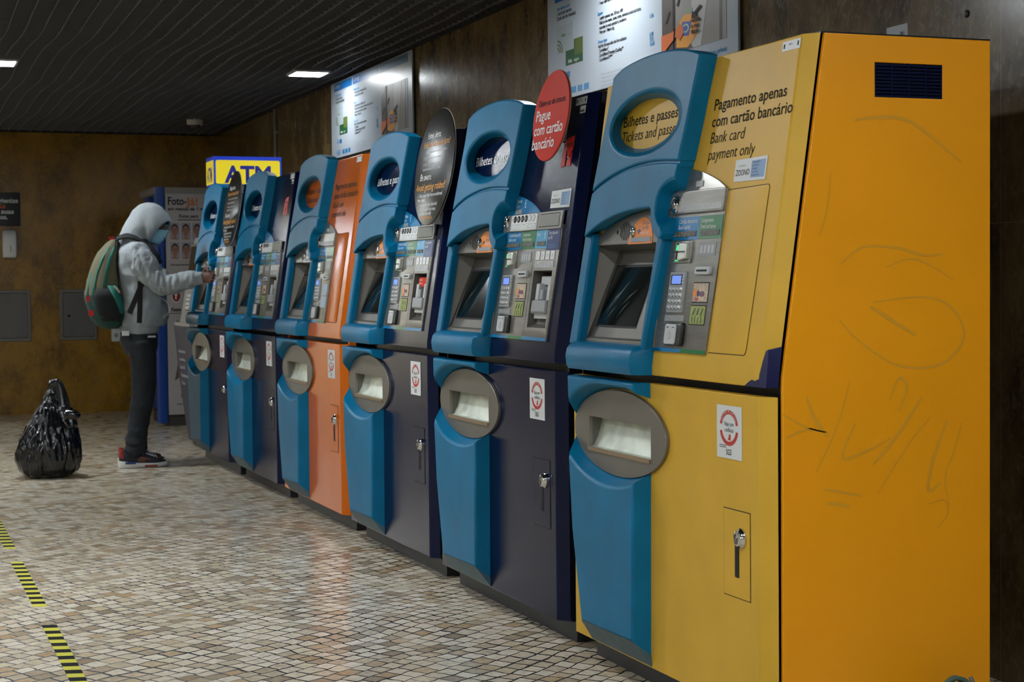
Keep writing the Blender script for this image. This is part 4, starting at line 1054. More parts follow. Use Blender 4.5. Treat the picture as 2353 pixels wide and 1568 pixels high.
# ------------------------------------------------------------------ things on the right wall
def TWR(y0):
    return lambda a, o, z: (XW - o, y0 - a, z)
M_PAPER = mat('poster_paper', '#abb4bd', 0.32)
M_GATE = mat('poster_gate_grey', '#8b8580', 0.4, var=0.12, vscale=8)
M_GATED = mat('poster_gate_dark', '#4f463f', 0.4)
M_GATEL = mat('poster_gate_light', '#b5b2ae', 0.4)
M_SKINP = mat('printed_arm_orange', '#c8652f', 0.45)
M_VGREEN = mat('card_green', '#12502a', 0.4)
M_VLIME = mat('card_olive', '#56662c', 0.4)
M_HDR = mat('header_blue', '#1a66a8', 0.35)
def price_board(y0, w, z0, z1, label, far):
    """y0: the end farther from the viewpoint; a runs towards the viewpoint"""
    root = empty('price_board', (XW, y0, z0), label, 'price board', 'price boards above the ticket machines')
    def T(a, o, z): return (-o, -a, z)
    H = z1 - z0
    b = MB(T); b.slab(rrect(0, w, 0, H, 0.01), 0.012, 0.022, M_PAPER, r=0.002)
    b.build('board', root)
    b = MB(T)
    for a in (0.08, w - 0.08):
        for z in (0.1, H - 0.1): b.box(a - 0.02, a + 0.02, 0.0, 0.0125, z - 0.02, z + 0.02, M_GREY)
    b.build('wall_fixing', root)
    o = 0.0232
    h = MB(T); top = H - 0.012; hb = 0.484
    h.slab([(0.10, hb), (0.57, hb), (0.57, top), (0.10, top)], 0.0218, o, M_HDR); h.slab([(0.605, hb), (1.235, hb), (1.235, top), (0.605, top)], 0.0218, o, M_HDR); h.slab([(1.255, hb), (1.885, hb), (1.885, top), (1.255, top)], 0.0218, o, mat('header_grey_blue', '#4a6c90', .35))
    h.build('header_band', root)
    t = MB(T); oo = o + 0.0008
    t.text('Comprar', 0.12, oo, 0.503, 0.044, M_WHITE, sx=0.85); t.text('Carregar', 0.63, oo, 0.503, 0.044, M_WHITE, sx=0.85)
    def ln(s_, a, z, sz, m, bold=0.02): t.text(s_, a, oo - 0.0006, z, sz, m, sx=0.95, bold=bold)
    ln('viva viagem card', 0.125, 0.442, 0.027, M_LBLUE); ln('1 card per person.', 0.125, 0.418, 0.027, M_INK); ln('Cards can be reloaded.', 0.125, 0.394, 0.027, M_INK)
    rows = [('Metro/Carris ticket', .620, M_LBLUE, .437), ('Valid for travel on the metro and Carris', .640, M_INK, .415), ('1 hour after the first validation', .640, M_INK, .393),
            ('Zapping', .620, M_LBLUE, .346), ('Loading options: min. 3\u20ac/max. 40\u20ac', .640, M_INK, .323), ('Valid on the metro, buses, trams, elevators, boats and trains,', .640, M_INK, .301), ("according to each operator's conditions.", .640, M_INK, .279), ('Price per 1 Metro trip', .640, M_INK, .258),
            ('24 hour ticket', .620, M_LBLUE, .215), ('Valid for 24 hours after the first validation', .622, M_INK, .194), ('Carris/Metro*', .635, M_INK, .173), ('Carris/Metro/Transtejo (Cacilhas)**', .635, M_INK, .152), ('Carris/Metro/CP***', .635, M_INK, .131)]
    for s_, a, m, z in rows: t.text(s_, a, oo - 0.0006, z, 0.023, m, sx=0.80, bold=0.02)
    for j_, s_ in enumerate(('* Valid on the metro, buses, trams and elevators', '** Valid on the metro, buses, trams and boats', '*** Valid on the metro, buses, trams and trains', '(Cascais, Sintra, Azambuja and Sado)')): t.text(s_, 0.650, oo - 0.0006, 0.064 - 0.018 * j_, 0.015, M_GREY, sx=0.85, bold=.01)
    for s_, z in (('1,34', .252), ('6,40', .173), ('9,55', .152), ('10,60', .131)): t.text(s_, 1.175, oo - .0006, z, .025, M_LBLUE, sx=.9, bold=.02)
    t.text('www.metrolisboa.pt/visit', 1.56, oo - .0006, 0.020, .028, M_LBLUE, bold=.02, width=.32)
    t.build('lettering', root)
    c = MB(T)
    c.slab([(0.232, 0.160), (0.440, 0.160), (0.440, 0.278), (0.232, 0.278)], 0.0218, o, M_VGREEN); c.slab([(0.345, 0.200), (0.440, 0.200), (0.440, 0.278), (0.345, 0.278)], 0.0225, o + .0003, M_VLIME)
    c.slab([(0.125, 0.232), (0.335, 0.232), (0.335, 0.362), (0.125, 0.362)], 0.0218, o + .0008, mat('card_off_white', '#a2adb2', .4))
    for q in range(3):
        r0 = 0.016 + q * 0.020
        P = [math.radians(90 - 100 * i_ / 12) for i_ in range(13)]
        c.add([(0.135 + r0 * math.cos(p), o + .0016, 0.238 + r0 * .9 * math.sin(p)) for p in P] + [(0.135 + (r0 + .009) * math.cos(p), o + .0016, 0.238 + (r0 + .009) * .9 * math.sin(p)) for p in P], [(i_, i_ + 1, 14 + i_, 13 + i_) for i_ in range(12)], M_VLIME)
    c.text('viva', 0.185, o + .0016, 0.305, 0.030, M_VLIME, bold=.02, sx=1.1); c.text('viagem', 0.255, o + .0016, 0.305, 0.024, M_GREY)
    c.text('viva', 0.262, o + .0008, 0.170, 0.030, M_STICK, bold=.02, sx=1.1); c.text('viagem', 0.335, o + .0008, 0.170, 0.026, M_STICK)
    c.build('printed_cards', root)
    q = MB(T)
    for a, z_ in ((0.226, 0.100), (0.300, 0.020), (0.377, 0.020), (0.454, 0.020)): q.slab([(a, z_), (a + 0.055, z_), (a + 0.055, z_ + 0.030), (a, z_ + 0.030)], 0.0218, o, M_LBLUE)
    for a, z_ in ((0.165, 0.100), (0.150, 0.018), (0.182, 0.018), (0.214, 0.018)):
        q.slab([(a, z_), (a + 0.016, z_), (a + 0.016, z_ + 0.027), (a, z_ + 0.027)], 0.0218, o, M_LBLUE); q.slab(ell(a + 0.008, z_ + 0.033, 0.007, 0.004, 10), 0.0218, o, M_LBLUE)
    q.text('=', 0.262, o, 0.024, 0.03, M_LBLUE); q.text('=', 0.192, o, 0.104, 0.03, M_LBLUE)
    q.build('blue_pictograms', root)
    p = MB(T); A0, A1, Z0, Z1 = 1.300, 1.877, 0.071, 0.384
    p.slab([(A0, Z0), (A1, Z0), (A1, Z1), (A0, Z1)], 0.0218, o, M_GATE)
    wP, hP = A1 - A0, Z1 - Z0
    Q = lambda pts, m, l: p.sheet([(A0 + x * wP, Z0 + y * hP) for x, y in pts], o + l * 0.0006, m, th=.0005)
    Q([(0, 0), (0.18, 0), (0.18, 1), (0, 0.8)], M_GATED, 1); Q([(0.18, 0), (0.215, 0), (0.215, 1), (0.18, 1)], M_INK, 2); Q([(0.45, 0.0), (0.62, 0.0), (0.80, 1), (0.50, 1)], M_GATEL, 1); Q([(0.90, 0), (0.935, 0), (0.935, 1), (0.90, 1)], M_GATED, 1); Q([(0.215, 0), (0.5, 0), (0.42, 0.14), (0.215, 0.2)], M_GATED, 2)
    Q([(0.06, 0.42), (0.09, 0.42), (0.15, 0.56), (0.12, 0.57)], M_INK, 3); Q([(0.24, 0.62), (0.27, 0.60), (0.32, 0.72), (0.29, 0.74)], M_INK, 3)
    Q([(0.37, 0.47), (0.50, 0.46), (0.50, 0.53), (0.38, 0.54)], mat('grey_green_print', '#7f8d78', .5), 2)
    Q([(0.24, 0.06), (0.42, 0.02), (0.56, 0.16), (0.60, 0.34), (0.52, 0.44), (0.38, 0.47), (0.30, 0.40), (0.24, 0.22)], mat('validator_orange', '#e09a3a', .4), 3)
    Q([(0.30, 0.20), (0.44, 0.17), (0.48, 0.35), (0.34, 0.38)], mat('validator_blue', '#4a56a8', .4), 4); Q(ell(0.39, 0.28, 0.055, 0.06, 16), mat('printed_light_green', '#9fc39a', .4), 5); Q(ell(0.39, 0.28, 0.035, 0.038, 16), mat('validator_blue', '#4a56a8'), 6)
    Q([(0, 0.02), (0.05, 0.05), (0.15, 0.13), (0.24, 0.20), (0.30, 0.14), (0.36, 0.22), (0.36, 0.30), (0.30, 0.36), (0.24, 0.32), (0.18, 0.28), (0, 0.27)], M_SKINP, 7)
    Q([(0.20, 0.18), (0.225, 0.17), (0.235, 0.31), (0.21, 0.32)], M_CHROME, 8)
    Q([(0.49, 0.38), (0.50, 0.48), (0.53, 0.455), (0.62, 0.53), (0.645, 0.50), (0.56, 0.43), (0.59, 0.40)], M_INK, 8)
    for j, s_ in enumerate(('valide', 'o seu', 't\u00edtulo')): p.text(s_, A0 + 0.485 * wP, o + 0.0055, Z0 + (0.33 - j * 0.075) * hP, 0.026, M_INKB, bold=.04, width=(.080, .070, .070)[j])
    p.build('printed_photo', root)
    return root
price_board(12.03, 1.97, 2.150, 2.700, 'wide white price board on the wall above the orange machine', True)
price_board(7.81, 1.97, 2.132, 2.690, 'wide white price board on the wall above the red round sign', False)
b = MB(); b.box(XW - 0.004, XW, 4.72, 4.84, 2.0, 2.085, M_GREYL); b.box(XW - 0.012, XW, 4.745, 4.755, 2.0, 2.06, M_GREY)
o = b.build('wall_bracket'); tag(o, 'small grey metal plate on the wall above the yellow machine', 'bracket')
b = MB(); b.lathe([(0.012, 0), (0.012, 0.004), (0.007, 0.006), (0.001, 0.006)], (XW, 4.403, 2.067), (-1, 0, 0), M_BLACK, n=14)
o = b.build('wall_plug'); tag(o, 'small dark plug in the wall stone, top right of the photo', 'plug')
b = MB(); b.tube([(XW - 0.013, 13.9, 0.9), (XW - 0.013, 13.9, HC + 0.03)], 0.012, mat('conduit_grey', '#77736a', .5), n=12)
for z in (1.2, 1.9, 2.5): b.box(XW - 0.02, XW, 13.88, 13.92, z, z + 0.02, M_GREY)
o = b.build('conduit_pipe'); tag(o, 'thin grey vertical conduit on the wall beyond the far price board', 'pipe')

# detector on the ceiling
r = empty('smoke_detector', (2.757, 15.12, HC - 0.0), 'white round detector under the dark lattice ceiling', 'smoke detector')
b = MB(); b.lathe([(0.075, 0.03), (0.075, -0.035), (0.068, -0.048), (0.001, -0.048)], (0, 0, 0), (0, 0, 1), mat('detector_white', '#c9c7c0', .5), n=28); b.build('housing', r)
b = MB(); b.lathe([(0.045, -0.046), (0.043, -0.065), (0.028, -0.08), (0.001, -0.083)], (0, 0, 0), (0, 0, 1), mat('dark_dome', '#4a4a48', .2), n=24); b.build('sensor_dome', r)

# ------------------------------------------------------------------ things on the back wall
def TB(x0, y0):
    return lambda a, o, z: (x0 + a, y0 - o, z)
def back_thing(name, x, z, label, cat, group=None): return empty(name, (x, YB, z), label, cat, group)
TBL = lambda a, o, z: (a, -o, z)
r = back_thing('hygiene_sign', 0.97, 1.812, 'black notice about washing hands, above the white dispenser', 'sign')
b = MB(TBL); b.slab(rrect(0, 0.382, 0, 0.32, 0.004), 0.001, 0.008, mat('black_notice', '#111110', .35), r=0.001); b.build('sign_board', r)
b = MB(TBL); wh = M_WHITE
for i, (s_, x, w_, m) in enumerate((('Higienize', 0.128, 0.235, wh), ('aqui', 0.128, 0.115, mat('notice_orange', '#d8622a', .5)), ('as suas', 0.128, 0.195, wh), ('m\u00e3os.', 0.128, 0.135, wh))):
    b.text(s_, x, 0.0088, 0.222 - i * 0.052, 0.062, m, bold=0.02, width=w_)
b.build('lettering', r)
r = back_thing('soap_dispenser', 1.242, 1.504, 'white wall dispenser under the black notice', 'dispenser')
b = MB(TBL)
secs = []
for z, w_, d in ((0.0, .055, .07), (0.012, .064, .10), (0.06, .066, .115), (0.15, .066, .115), (0.22, .065, .105), (0.255, .060, .09), (0.267, .050, .07)):
    secs.append([(w_ * math.copysign(abs(math.cos(t)) ** .35, math.cos(t)), d / 2 + d / 2 * math.copysign(abs(math.sin(t)) ** .35, math.sin(t)), z) for t in [2 * math.pi * i / 32 for i in range(32)]])
b.loft(secs, mat('dispenser_white', '#d8dcdc', .3)); b.build('cover', r)
b = MB(TBL); b.box(0.004, 0.010, 0.112, 0.118, 0.06, 0.12, mat('dispenser_green', '#3f7a5c', .4)); b.build('level_window', r)
M_ACC = mat('painted_grey_steel', '#5f5d5a', .5, var=.12, vscale=5, stretch=(1, 1, .3)); M_ACCF = mat('painted_grey_frame', '#6b6963', .5)
for x0, x1, lab in ((0.94, 1.427, 'grey metal access panel cut by the left edge of the photo'), (1.700, 2.047, 'grey metal access panel behind the backpack')):
    r = back_thing('access_panel', x0, 0.71, lab, 'access panel', 'grey access panels low on the back wall')
    w_ = x1 - x0
    b = MB(TBL); b.slab(rrect(0, w_, 0, 0.49, 0.006), 0.0, 0.016, M_ACCF, holes=[rrect(0.028, w_ - 0.028, 0.028, 0.462, 0.004)], r=0.003); b.build('frame', r)
    b = MB(TBL); b.slab(rrect(0.031, w_ - 0.031, 0.031, 0.459, 0.004), 0.001, 0.011, M_ACC, r=0.002); d = b.build('panel_door', r)
    b = MB(TBL); b.lathe([(0.013, 0), (0.013, 0.004), (0.001, 0.004)], (0.085, 0.011, 0.235), (0, 1, 0), M_INK, n=14); b.build('lock', d)
    b = MB(TBL)
    for z in (0.11, 0.35): b.box(w_ - 0.033, w_ - 0.022, 0.010, 0.019, z, z + 0.05, M_ACCF)
    b.build('hinge', d)
r = back_thing('wall_socket', 2.185, 0.686, 'white socket box on the back wall behind the person', 'socket')
b = MB(TBL); b.slab(rrect(0, 0.085, 0, 0.125, 0.01), 0, 0.035, M_STICK, r=0.006); b.build('box', r)
b = MB(TBL); b.slab(ell(0.042, 0.062, 0.022, 0.022, 18), 0.034, 0.037, M_GREY); b.build('cover', r)

# ------------------------------------------------------------------ photo booth
M_BBLUE = mat('booth_blue_paint', '#143c86', .35); M_BGREY = mat('booth_grey_print', '#a09c9b', .5, var=.05, vscale=3); M_BTRIM = mat('booth_trim_grey', '#7d7a75', .5); M_BDARK = mat('booth_dark_base', '#34322f', .6)
bt = empty('photo_booth', (2.315, 14.70, 0), 'blue and grey photo booth with printed portraits against the back wall', 'photo booth')
b = MB(); b.box(0.10, 0.86, 0.02, 0.84, 0.10, 2.03, M_BDARK); b.build('inner_cabinet', bt)
b = MB(); b.slab(rrect(0, 0.095, 0, 0.06, 0.02), 0.03, 2.09, M_BBLUE); b.v = [(p[0], p[2], p[1]) for p in b.v]; b.build('front_post', bt)
b = MB(); b.box(0.07, 0.86, 0.76, 0.82, 0.12, 2.05, M_BBLUE); b.box(0.04, 0.10, 0.55, 0.84, 0.12, 2.05, M_BBLUE); b.build('back_wall', bt)
b = MB(); b.box(0.045, 0.06, 0.06, 0.60, 0.13, 1.93, mat('booth_curtain', '#16305e', .8)); b.build('curtain', bt)
b = MB(); b.box(-0.005, 0.88, 0.005, 0.85, 2.03, 2.085, M_BTRIM); b.build('roof_band', bt)
b = MB(); b.box(0.085, 0.88, 0.02, 0.80, 0.0, 0.10, M_BDARK); b.build('base', bt)
b = MB(); b.box(0.095, 0.885, -0.005, 0.02, 0.10, 2.03, M_BGREY); pf = b.build('printed_front', bt); 
TP = lambda a, o, z: (a, -0.005 - o, z)
b = MB(TP)
b.text('Foto-', 0.112, 0.002, 1.935, 0.095, M_INK, bold=.02, width=0.165); b.text('J\u00e1!', 0.280, 0.002, 1.930, 0.095, mat('booth_orange', '#b06a2c', .5), bold=.03, width=0.095)
b.text('em menos de 1 minuto', 0.112, 0.002, 1.885, 0.042, M_INK, shear=.25, bold=.02, width=0.40); b.text('Fotos para', 0.205, 0.002, 1.822, 0.040, M_INK, shear=.25, bold=.02, width=0.17)
b.text('Fotos', 0.125, 0.002, 1.005, 0.045, M_INK, shear=.25, bold=.03); b.text('Fotos a preto e branco', 0.165, 0.002, 0.185, 0.022, M_INK, shear=.2, bold=.02); b.text('Fotos para documentos', 0.130, 0.002, 1.405, 0.022, M_INK, shear=.2, bold=.02)
b.box(0.20, 0.42, 0.0, 0.002, 1.800, 1.806, M_INK); b.box(0.10, 0.88, 0.0, 0.002, 0.985, 0.990, M_INK); b.build('lettering', pf)
SK = mat('printed_skin_brown', '#8a6250', .5); HR = mat('printed_hair', '#1d1410', .5); PBG = mat('portrait_background', '#8b8890', .5)
for i in range(3):
    for j in range(2):
        b = MB(TP); a0 = 0.125 + i * 0.098; z0 = 1.630 - j * 0.170
        b.box(a0 - .004, a0 + .094, 0, .0012, z0 - .004, z0 + .154, M_GREYL); b.box(a0, a0 + .090, 0.0012, .002, z0, z0 + .150, PBG)
        ca = a0 + .045
        b.sheet(ell(ca, z0 + .088, .032, .050, 20), .0028, HR, th=.0006); b.sheet(ell(ca, z0 + .076, .028, .044, 20), .0034, SK, th=.0005); b.sheet([(ca - .012, z0), (ca + .012, z0), (ca + .012, z0 + .04), (ca - .012, z0 + .04)], .0032, SK, th=.0004); b.sheet([(ca - .035, z0), (ca + .035, z0), (ca + .013, z0 + .016), (ca - .013, z0 + .016)], .0036, SK, th=.0004)
        for s_ in (-1, 1): b.sheet(ell(ca + s_ * .011, z0 + .085, .006, .0035, 10), .0040, HR, th=.0004)
        b.sheet(ell(ca, z0 + .055, .009, .003, 10), .0040, mat('printed_lips', '#7a4038', .5), th=.0004); b.sheet([(ca - .004, z0 + .066), (ca + .004, z0 + .066), (ca, z0 + .082)], .0040, mat('printed_nose_shade', '#74503f', .5), th=.0004)
        b.build('portrait', pf)
b = MB(TP); b.sheet(ell(0.175, 1.14, .042, .058, 24), .002, M_WHITE); b.sheet(ell(0.175, 1.14, .037, .052, 24), .0026, mat('booth_dark_red', '#7a241d', .5)); b.text('f', 0.162, .0034, 1.112, .09, M_WHITE, bold=.02); b.build('red_emblem', pf)
b = MB(TP); b.sheet([(0.150, .40), (0.185, .42), (0.225, .62), (0.20, .90), (0.18, .93), (0.165, .90), (0.195, .70), (0.19, .60)], .002, mat('printed_camera_brown', '#5b4a42', .5)); b.sheet([(0.19, .62), (0.215, .62), (0.225, .74), (0.20, .75)], .0028, mat('booth_dark_red', '#7a241d'))
b.sheet([(0.205, .25), (0.30, .25), (0.30, .55), (0.225, .53), (0.205, .40)], .0026, HR); b.sheet([(0.25, .27), (0.33, .25), (0.33, .48), (0.27, .44)], .0034, SK); b.build('printed_figure', pf)

# ------------------------------------------------------------------ cash machine with its lit sign box
am = empty('cash_machine', (2.19, 12.35, 0), 'grey and navy cash machine beyond the farthest ticket machine', 'cash machine')
M_AG = mat('cash_machine_grey', '#8b8982', .45); M_AN = mat('cash_machine_navy', '#2a2c40', .45)
b = MB()
P1 = [(0.13, 0.0), (0.13, 0.03), (0.096, 0.035), (0.036, 0.50), (0.0, 0.90), (0.0, 0.925), (0.80, 0.925), (0.80, 0.0)]
def prism(b, P, y0, y1, m):
    n = len(P); b.add([(x, y0, z) for x, z in P] + [(x, y1, z) for x, z in P], [tuple(range(n)), tuple(range(n, 2 * n))[::-1]] + [(i, (i + 1) % n, n + (i + 1) % n, n + i) for i in range(n)], m)
prism(b, P1, 0, 0.70, M_AN); lo_ = b.build('lower_cabinet', am)
b = MB(); prism(b, [(0.045, 0.926), (0.05, 0.96), (0.10, 1.25), (0.175, 1.60), (0.36, 1.63), (0.40, 1.98), (0.80, 1.98), (0.80, 0.926)], 0.0, 0.70, M_AG); up_ = b.build('upper_cabinet', am)
b = MB(); b.box(0.0, 0.12, 0.03, 0.67, 0.926, 0.950, M_AG); b.build('shelf', am)
def atm_front(a, o, z):
    x = 0.0 + (0.90 - z) * 0.09 if z > .5 else 0.036 + (0.50 - z) * 0.129
    return (x - o, 0.70 - a, z)
b = MB(atm_front)
for k, s_ in enumerate(('Levantamentos', 'Consultas', 'Pagamentos', 'Transfer\u00eancias', 'Bilhetes')): b.text(s_, 0.10, .002, 0.72 - k * 0.062, 0.036, mat('faded_white_print', '#9c9da8', .6), bold=.03, width=(.30, .25, .22, .33, .15)[k])
b.build('lettering', lo_)
b = MB(lambda a, o, z: (a, -o, z)); b.slab([(0.18, 1.05), (0.72, 1.05), (0.72, 1.75), (0.45, 1.75)], 0.0, 0.006, M_AG, r=.002); b.build('side_cover', up_)
def atm_up(a, o, z): return (0.045 + (z - 0.926) * 0.155 - o, 0.70 - a, z)
b = MB(atm_up); b.slab(rrect(0.10, 0.48, 1.25, 1.55, .01), 0.0, 0.012, M_GREYD, r=.003); b.slab(rrect(0.12, 0.46, 1.27, 1.53, .01), 0.010, 0.014, M_SCREEN); b.build('screen', up_)
b = MB(atm_up); b.slab(rrect(0.20, 0.38, 1.04, 1.18, .006), 0.0, 0.012, M_STEEL, r=.003)
for i_ in range(4):
    for j_ in range(4): b.bbox(0.212 + i_ * .041, 0.244 + i_ * .041, .012, .018, 1.052 + j_ * .031, 1.075 + j_ * .031, M_GREYL, r=.003)
b.build('keypad', up_)
M_ATMB = mat('atm_blue', '#1b3fd0', .3, emit=0.15); M_ATMY = mat('atm_yellow', '#f0d822', .35, emit=0.28); M_ATMD = mat('atm_letter_blue', '#14239a', .35)
ab = empty('lit_sign_box', (2.41, 12.48, 1.98), 'blue and yellow lit box sign above the cash machine', 'sign')
b = MB(); b.box(0.0, 0.515, 0.0, 0.30, 0.0, 0.215, M_ATMB); b.build('box', ab)
bf = MB(lambda a, o, z: (a, -o, z)); bf.slab(rrect(0.014, 0.50, 0.01, 0.187, 0.014), 0.0, 0.004, M_ATMY); bf.text('ATM', 0.085, 0.0048, 0.022, 0.175, M_ATMD, bold=.03, width=0.345); bf.build('front_lettering', ab)
bs = MB(lambda a, o, z: (-o, 0.30 - a, z)); bs.slab(rrect(0.014, 0.286, 0.01, 0.187, 0.012), 0.0, 0.004, M_ATMY); bs.text('ATM', 0.055, 0.0048, 0.030, 0.15, M_ATMD, bold=.03, width=0.19); bs.build('side_lettering', ab)

# ------------------------------------------------------------------ hazard tape on the floor
M_TY = mat('tape_yellow', '#c4be36', .6, spec=.2); M_TB = mat('tape_black', '#0c0d0c', .7, spec=.1)
def tape(y0, y1, x0, label):
    b = MB(); L_ = y1 - y0; n = max(3, round(L_ / 0.054)); h = L_ / n; w_ = 0.052
    sk = 0.014
    for k in range(n):
        m = M_TY if k % 2 == 0 else M_TB
        ya, yb = y0 + k * h, y0 + (k + 1) * h
        b.add([(x0, ya, .0012), (x0 + w_, ya - sk, .0012), (x0 + w_, yb - sk, .0012), (x0, yb, .0012), (x0, ya, 0), (x0 + w_, ya - sk, 0), (x0 + w_, yb - sk, 0), (x0, yb, 0)], [(0, 1, 2, 3), (0, 4, 5, 1), (1, 5, 6, 2), (2, 6, 7, 3), (3, 7, 4, 0)], m)
    o = b.build('hazard_tape'); tag(o, label, 'tape', 'yellow and black floor tape strips')
tape(5.10, 6.31, 0.557, 'striped tape strip on the floor running off the bottom edge of the photo')
tape(6.69, 7.82, 0.560, 'middle striped tape strip on the floor, whole inside the frame')
tape(8.22, 9.32, 0.563, 'striped tape strip on the floor cut by the left edge of the photo')

# bits of litter
for k, (x, y) in enumerate(((1.72, 9.70), (1.93, 7.85), (1.70, 6.72), (1.98, 6.20))):
    b = MB(); rnd = random.Random(k)
    b.add([(x + rnd.uniform(-.012, .012), y + rnd.uniform(-.012, .012), rnd.uniform(0.0, .008)) for _ in range(5)], [(0, 1, 2), (1, 2, 3), (2, 3, 4)], M_WHITE)
    o = b.build('paper_scrap'); tag(o, 'tiny white scrap of paper on the stone floor', 'litter', 'paper scraps on the floor')

# ------------------------------------------------------------------ cable bundle by the yellow machine
cb = empty('cable_bundle', (2.62, 3.66, 0), 'loops of grey-green cable bound with yellow tape, bottom right corner', 'cable bundle')
M_CAB = mat('grey_green_cable', '#4c6356', .45); b = MB()
def loop(dx, dz, s_, dy, r_=0.0065):
    pts = [(-0.055, 0.0, 0.0), (-0.058, 0.0, 0.09), (-0.045, 0.0, 0.150), (-0.015, 0.0, 0.186), (0.020, 0.0, 0.195), (0.048, 0.0, 0.186), (0.062, 0.0, 0.165), (0.075, 0.0, 0.12), (0.085, 0.0, 0.0)]
    p = spline([(dx + x * s_, dy + y + 0.01 * math.sin(z * 30), dz + z) for x, y, z in pts], 5); b.tube(p, r_, M_CAB, n=10)
for k in range(5): loop(0.0 + 0.003 * k, -0.004 - 0.014 * (k % 3), 1 - 0.13 * k, 0.0 - 0.014 * (k % 2) + 0.008 * k)
b.v = [(x, y, max(z, 0.006)) for x, y, z in b.v]
b.build('cable_loops', cb)
b = MB()
for k in range(4): b.tube(spline([(0.030 + .011 * k, -.012, 0.125 - .004 * k), (0.038 + .011 * k, -.028, 0.146 - .004 * k), (0.048 + .011 * k, -.012, 0.156 - .006 * k), (0.050 + .011 * k, .010, 0.150 - .006 * k)], 4), 0.005, mat('yellow_tape', '#c8b81e', .4), n=8)
b.build('yellow_tape', cb)
b = MB(); b.add([(0.068, -0.01, 0.176), (0.080, 0.004, 0.178), (0.120, -0.012, 0.115), (0.085, -0.020, 0.09), (0.066, 0.006, 0.130), (0.130, 0.0, 0.0), (0.090, 0.01, 0.0)], [(0, 1, 2, 3), (0, 3, 4), (1, 2, 4), (2, 5, 6, 3), (4, 3, 6)], mat('dark_red_cloth', '#7d1a16', .8)); b.build('red_cloth', cb)
b = MB(); b.tube(spline([(0.0, -.015, 0.10), (0.02, -.02, 0.135), (0.03, -.01, 0.15)], 4), .004, M_GREYL, n=8); b.tube(spline([(0.066, 0.0, 0.19), (0.070, -.006, 0.178), (0.075, 0.0, 0.16)], 4), .006, mat('worn_grey_tape', '#6d6860', .6), n=8); b.build('grey_tie', cb)

# ------------------------------------------------------------------ the person at the farthest machine
M_SKIN = mat('dark_brown_skin', '#553427', .45)
M_HOOD = mat('heather_grey_fleece', '#8f9699', .9, bump=.5, bscale=900, var=.06, vscale=90)
M_JEAN = mat('washed_black_denim', '#161c22', .85, bump=.3, bscale=700, var=.35, vscale=7)
M_MASK = mat('surgical_mask_blue', '#8fc3d6', .8)
M_STRAP = mat('black_webbing', '#0d0e10', .8)
person = empty('person', (1.68, 11.60, 0), 'person in grey hoodie, dark jeans and blue face mask using the farthest ticket machine', 'person')
HC0 = Vector((0.135, -0.01, 1.650))
fa = math.radians(-46)
FP = 0.36
FD = Vector((math.cos(fa) * math.cos(FP), math.sin(fa) * math.cos(FP), -math.sin(FP))).normalized()
FR = FD.cross(Vector((0, 0, 1))).normalized(); FU = FR.cross(FD)
def ring3(c, ax, ay, rx, ry, n=20, p=1.0):
    c = Vector(c); out = []
    for k in range(n):
        t = 2 * math.pi * k / n; cx, cy = math.cos(t), math.sin(t)
        out.append(tuple(c + ax * (rx * math.copysign(abs(cx) ** p, cx)) + ay * (ry * math.copysign(abs(cy) ** p, cy))))
    return out
X_, Y_, Z_ = Vector((1, 0, 0)), Vector((0, 1, 0)), Vector((0, 0, 1))
def ellipsoid(mb, c, ax, ay, az, rx, ry, rz, m, n=20, k=12):
    secs = []
    for i in range(1, k):
        t = math.pi * i / k; secs.append(ring3(Vector(c) - az * (rz * math.cos(t)), ax, ay, rx * math.sin(t), ry * math.sin(t), n))
    mb.loft(secs, m)
def hand(mb, wrist, fwd, palm_n, side, m, curls, spread=0.0, s=1.0):
    """palm, four unequal bent fingers and a thumb; side points towards the thumb"""
    fwd = Vector(fwd).normalized(); pn = Vector(palm_n).normalized(); sd = Vector(side).normalized()
    w = Vector(wrist)
    mb.tube([w - fwd * .02, w + fwd * .02, w + fwd * .05, w + fwd * .085 * s, w + fwd * .093 * s], [(.026, .02), (.033, .018), (.041, .017), (.040, .015), (.034, .010)], m, n=14) if False else None
    secs = []
    for d, a, b_ in ((-.02, .026, .020), (.015, .033, .018), (.05, .041, .017), (.082, .041, .015), (.094, .036, .010)): secs.append(ring3(w + fwd * d * s, sd, pn, a * s, b_ * s, 16))
    mb.loft(secs, m)
    for i, (ln, off, back) in enumerate(((.072, .030, 0), (.080, .010, .003), (.074, -.011, 0), (.058, -.030, -.008))):
        b0 = w + fwd * (.080 + back) * s + sd * off * s; c = curls[i]; d = fwd.copy(); pts = [b0]; p = b0
        for j, fr in enumerate((.42, .32, .26)):
            ang = c * (0.5 if j == 0 else 0.9); d = (d * math.cos(ang) - pn * math.sin(ang)); p = p + d * ln * fr * s; pts.append(p)
            c = c
        mb.tube(pts, [.0092 * s, .0086 * s, .0080 * s, .0062 * s], m, n=10)
    tb = w + fwd * .022 * s + sd * .030 * s
    mb.tube([tb, tb + (fwd * .6 + sd * .6 - pn * .3).normalized() * .036 * s, tb + (fwd * .85 + sd * .3 - pn * .5).normalized() * .066 * s, tb + (fwd * .95 - pn * .6).normalized() * .090 * s], [.0125 * s, .0115 * s, .0095 * s, .0070 * s], m, n=10)

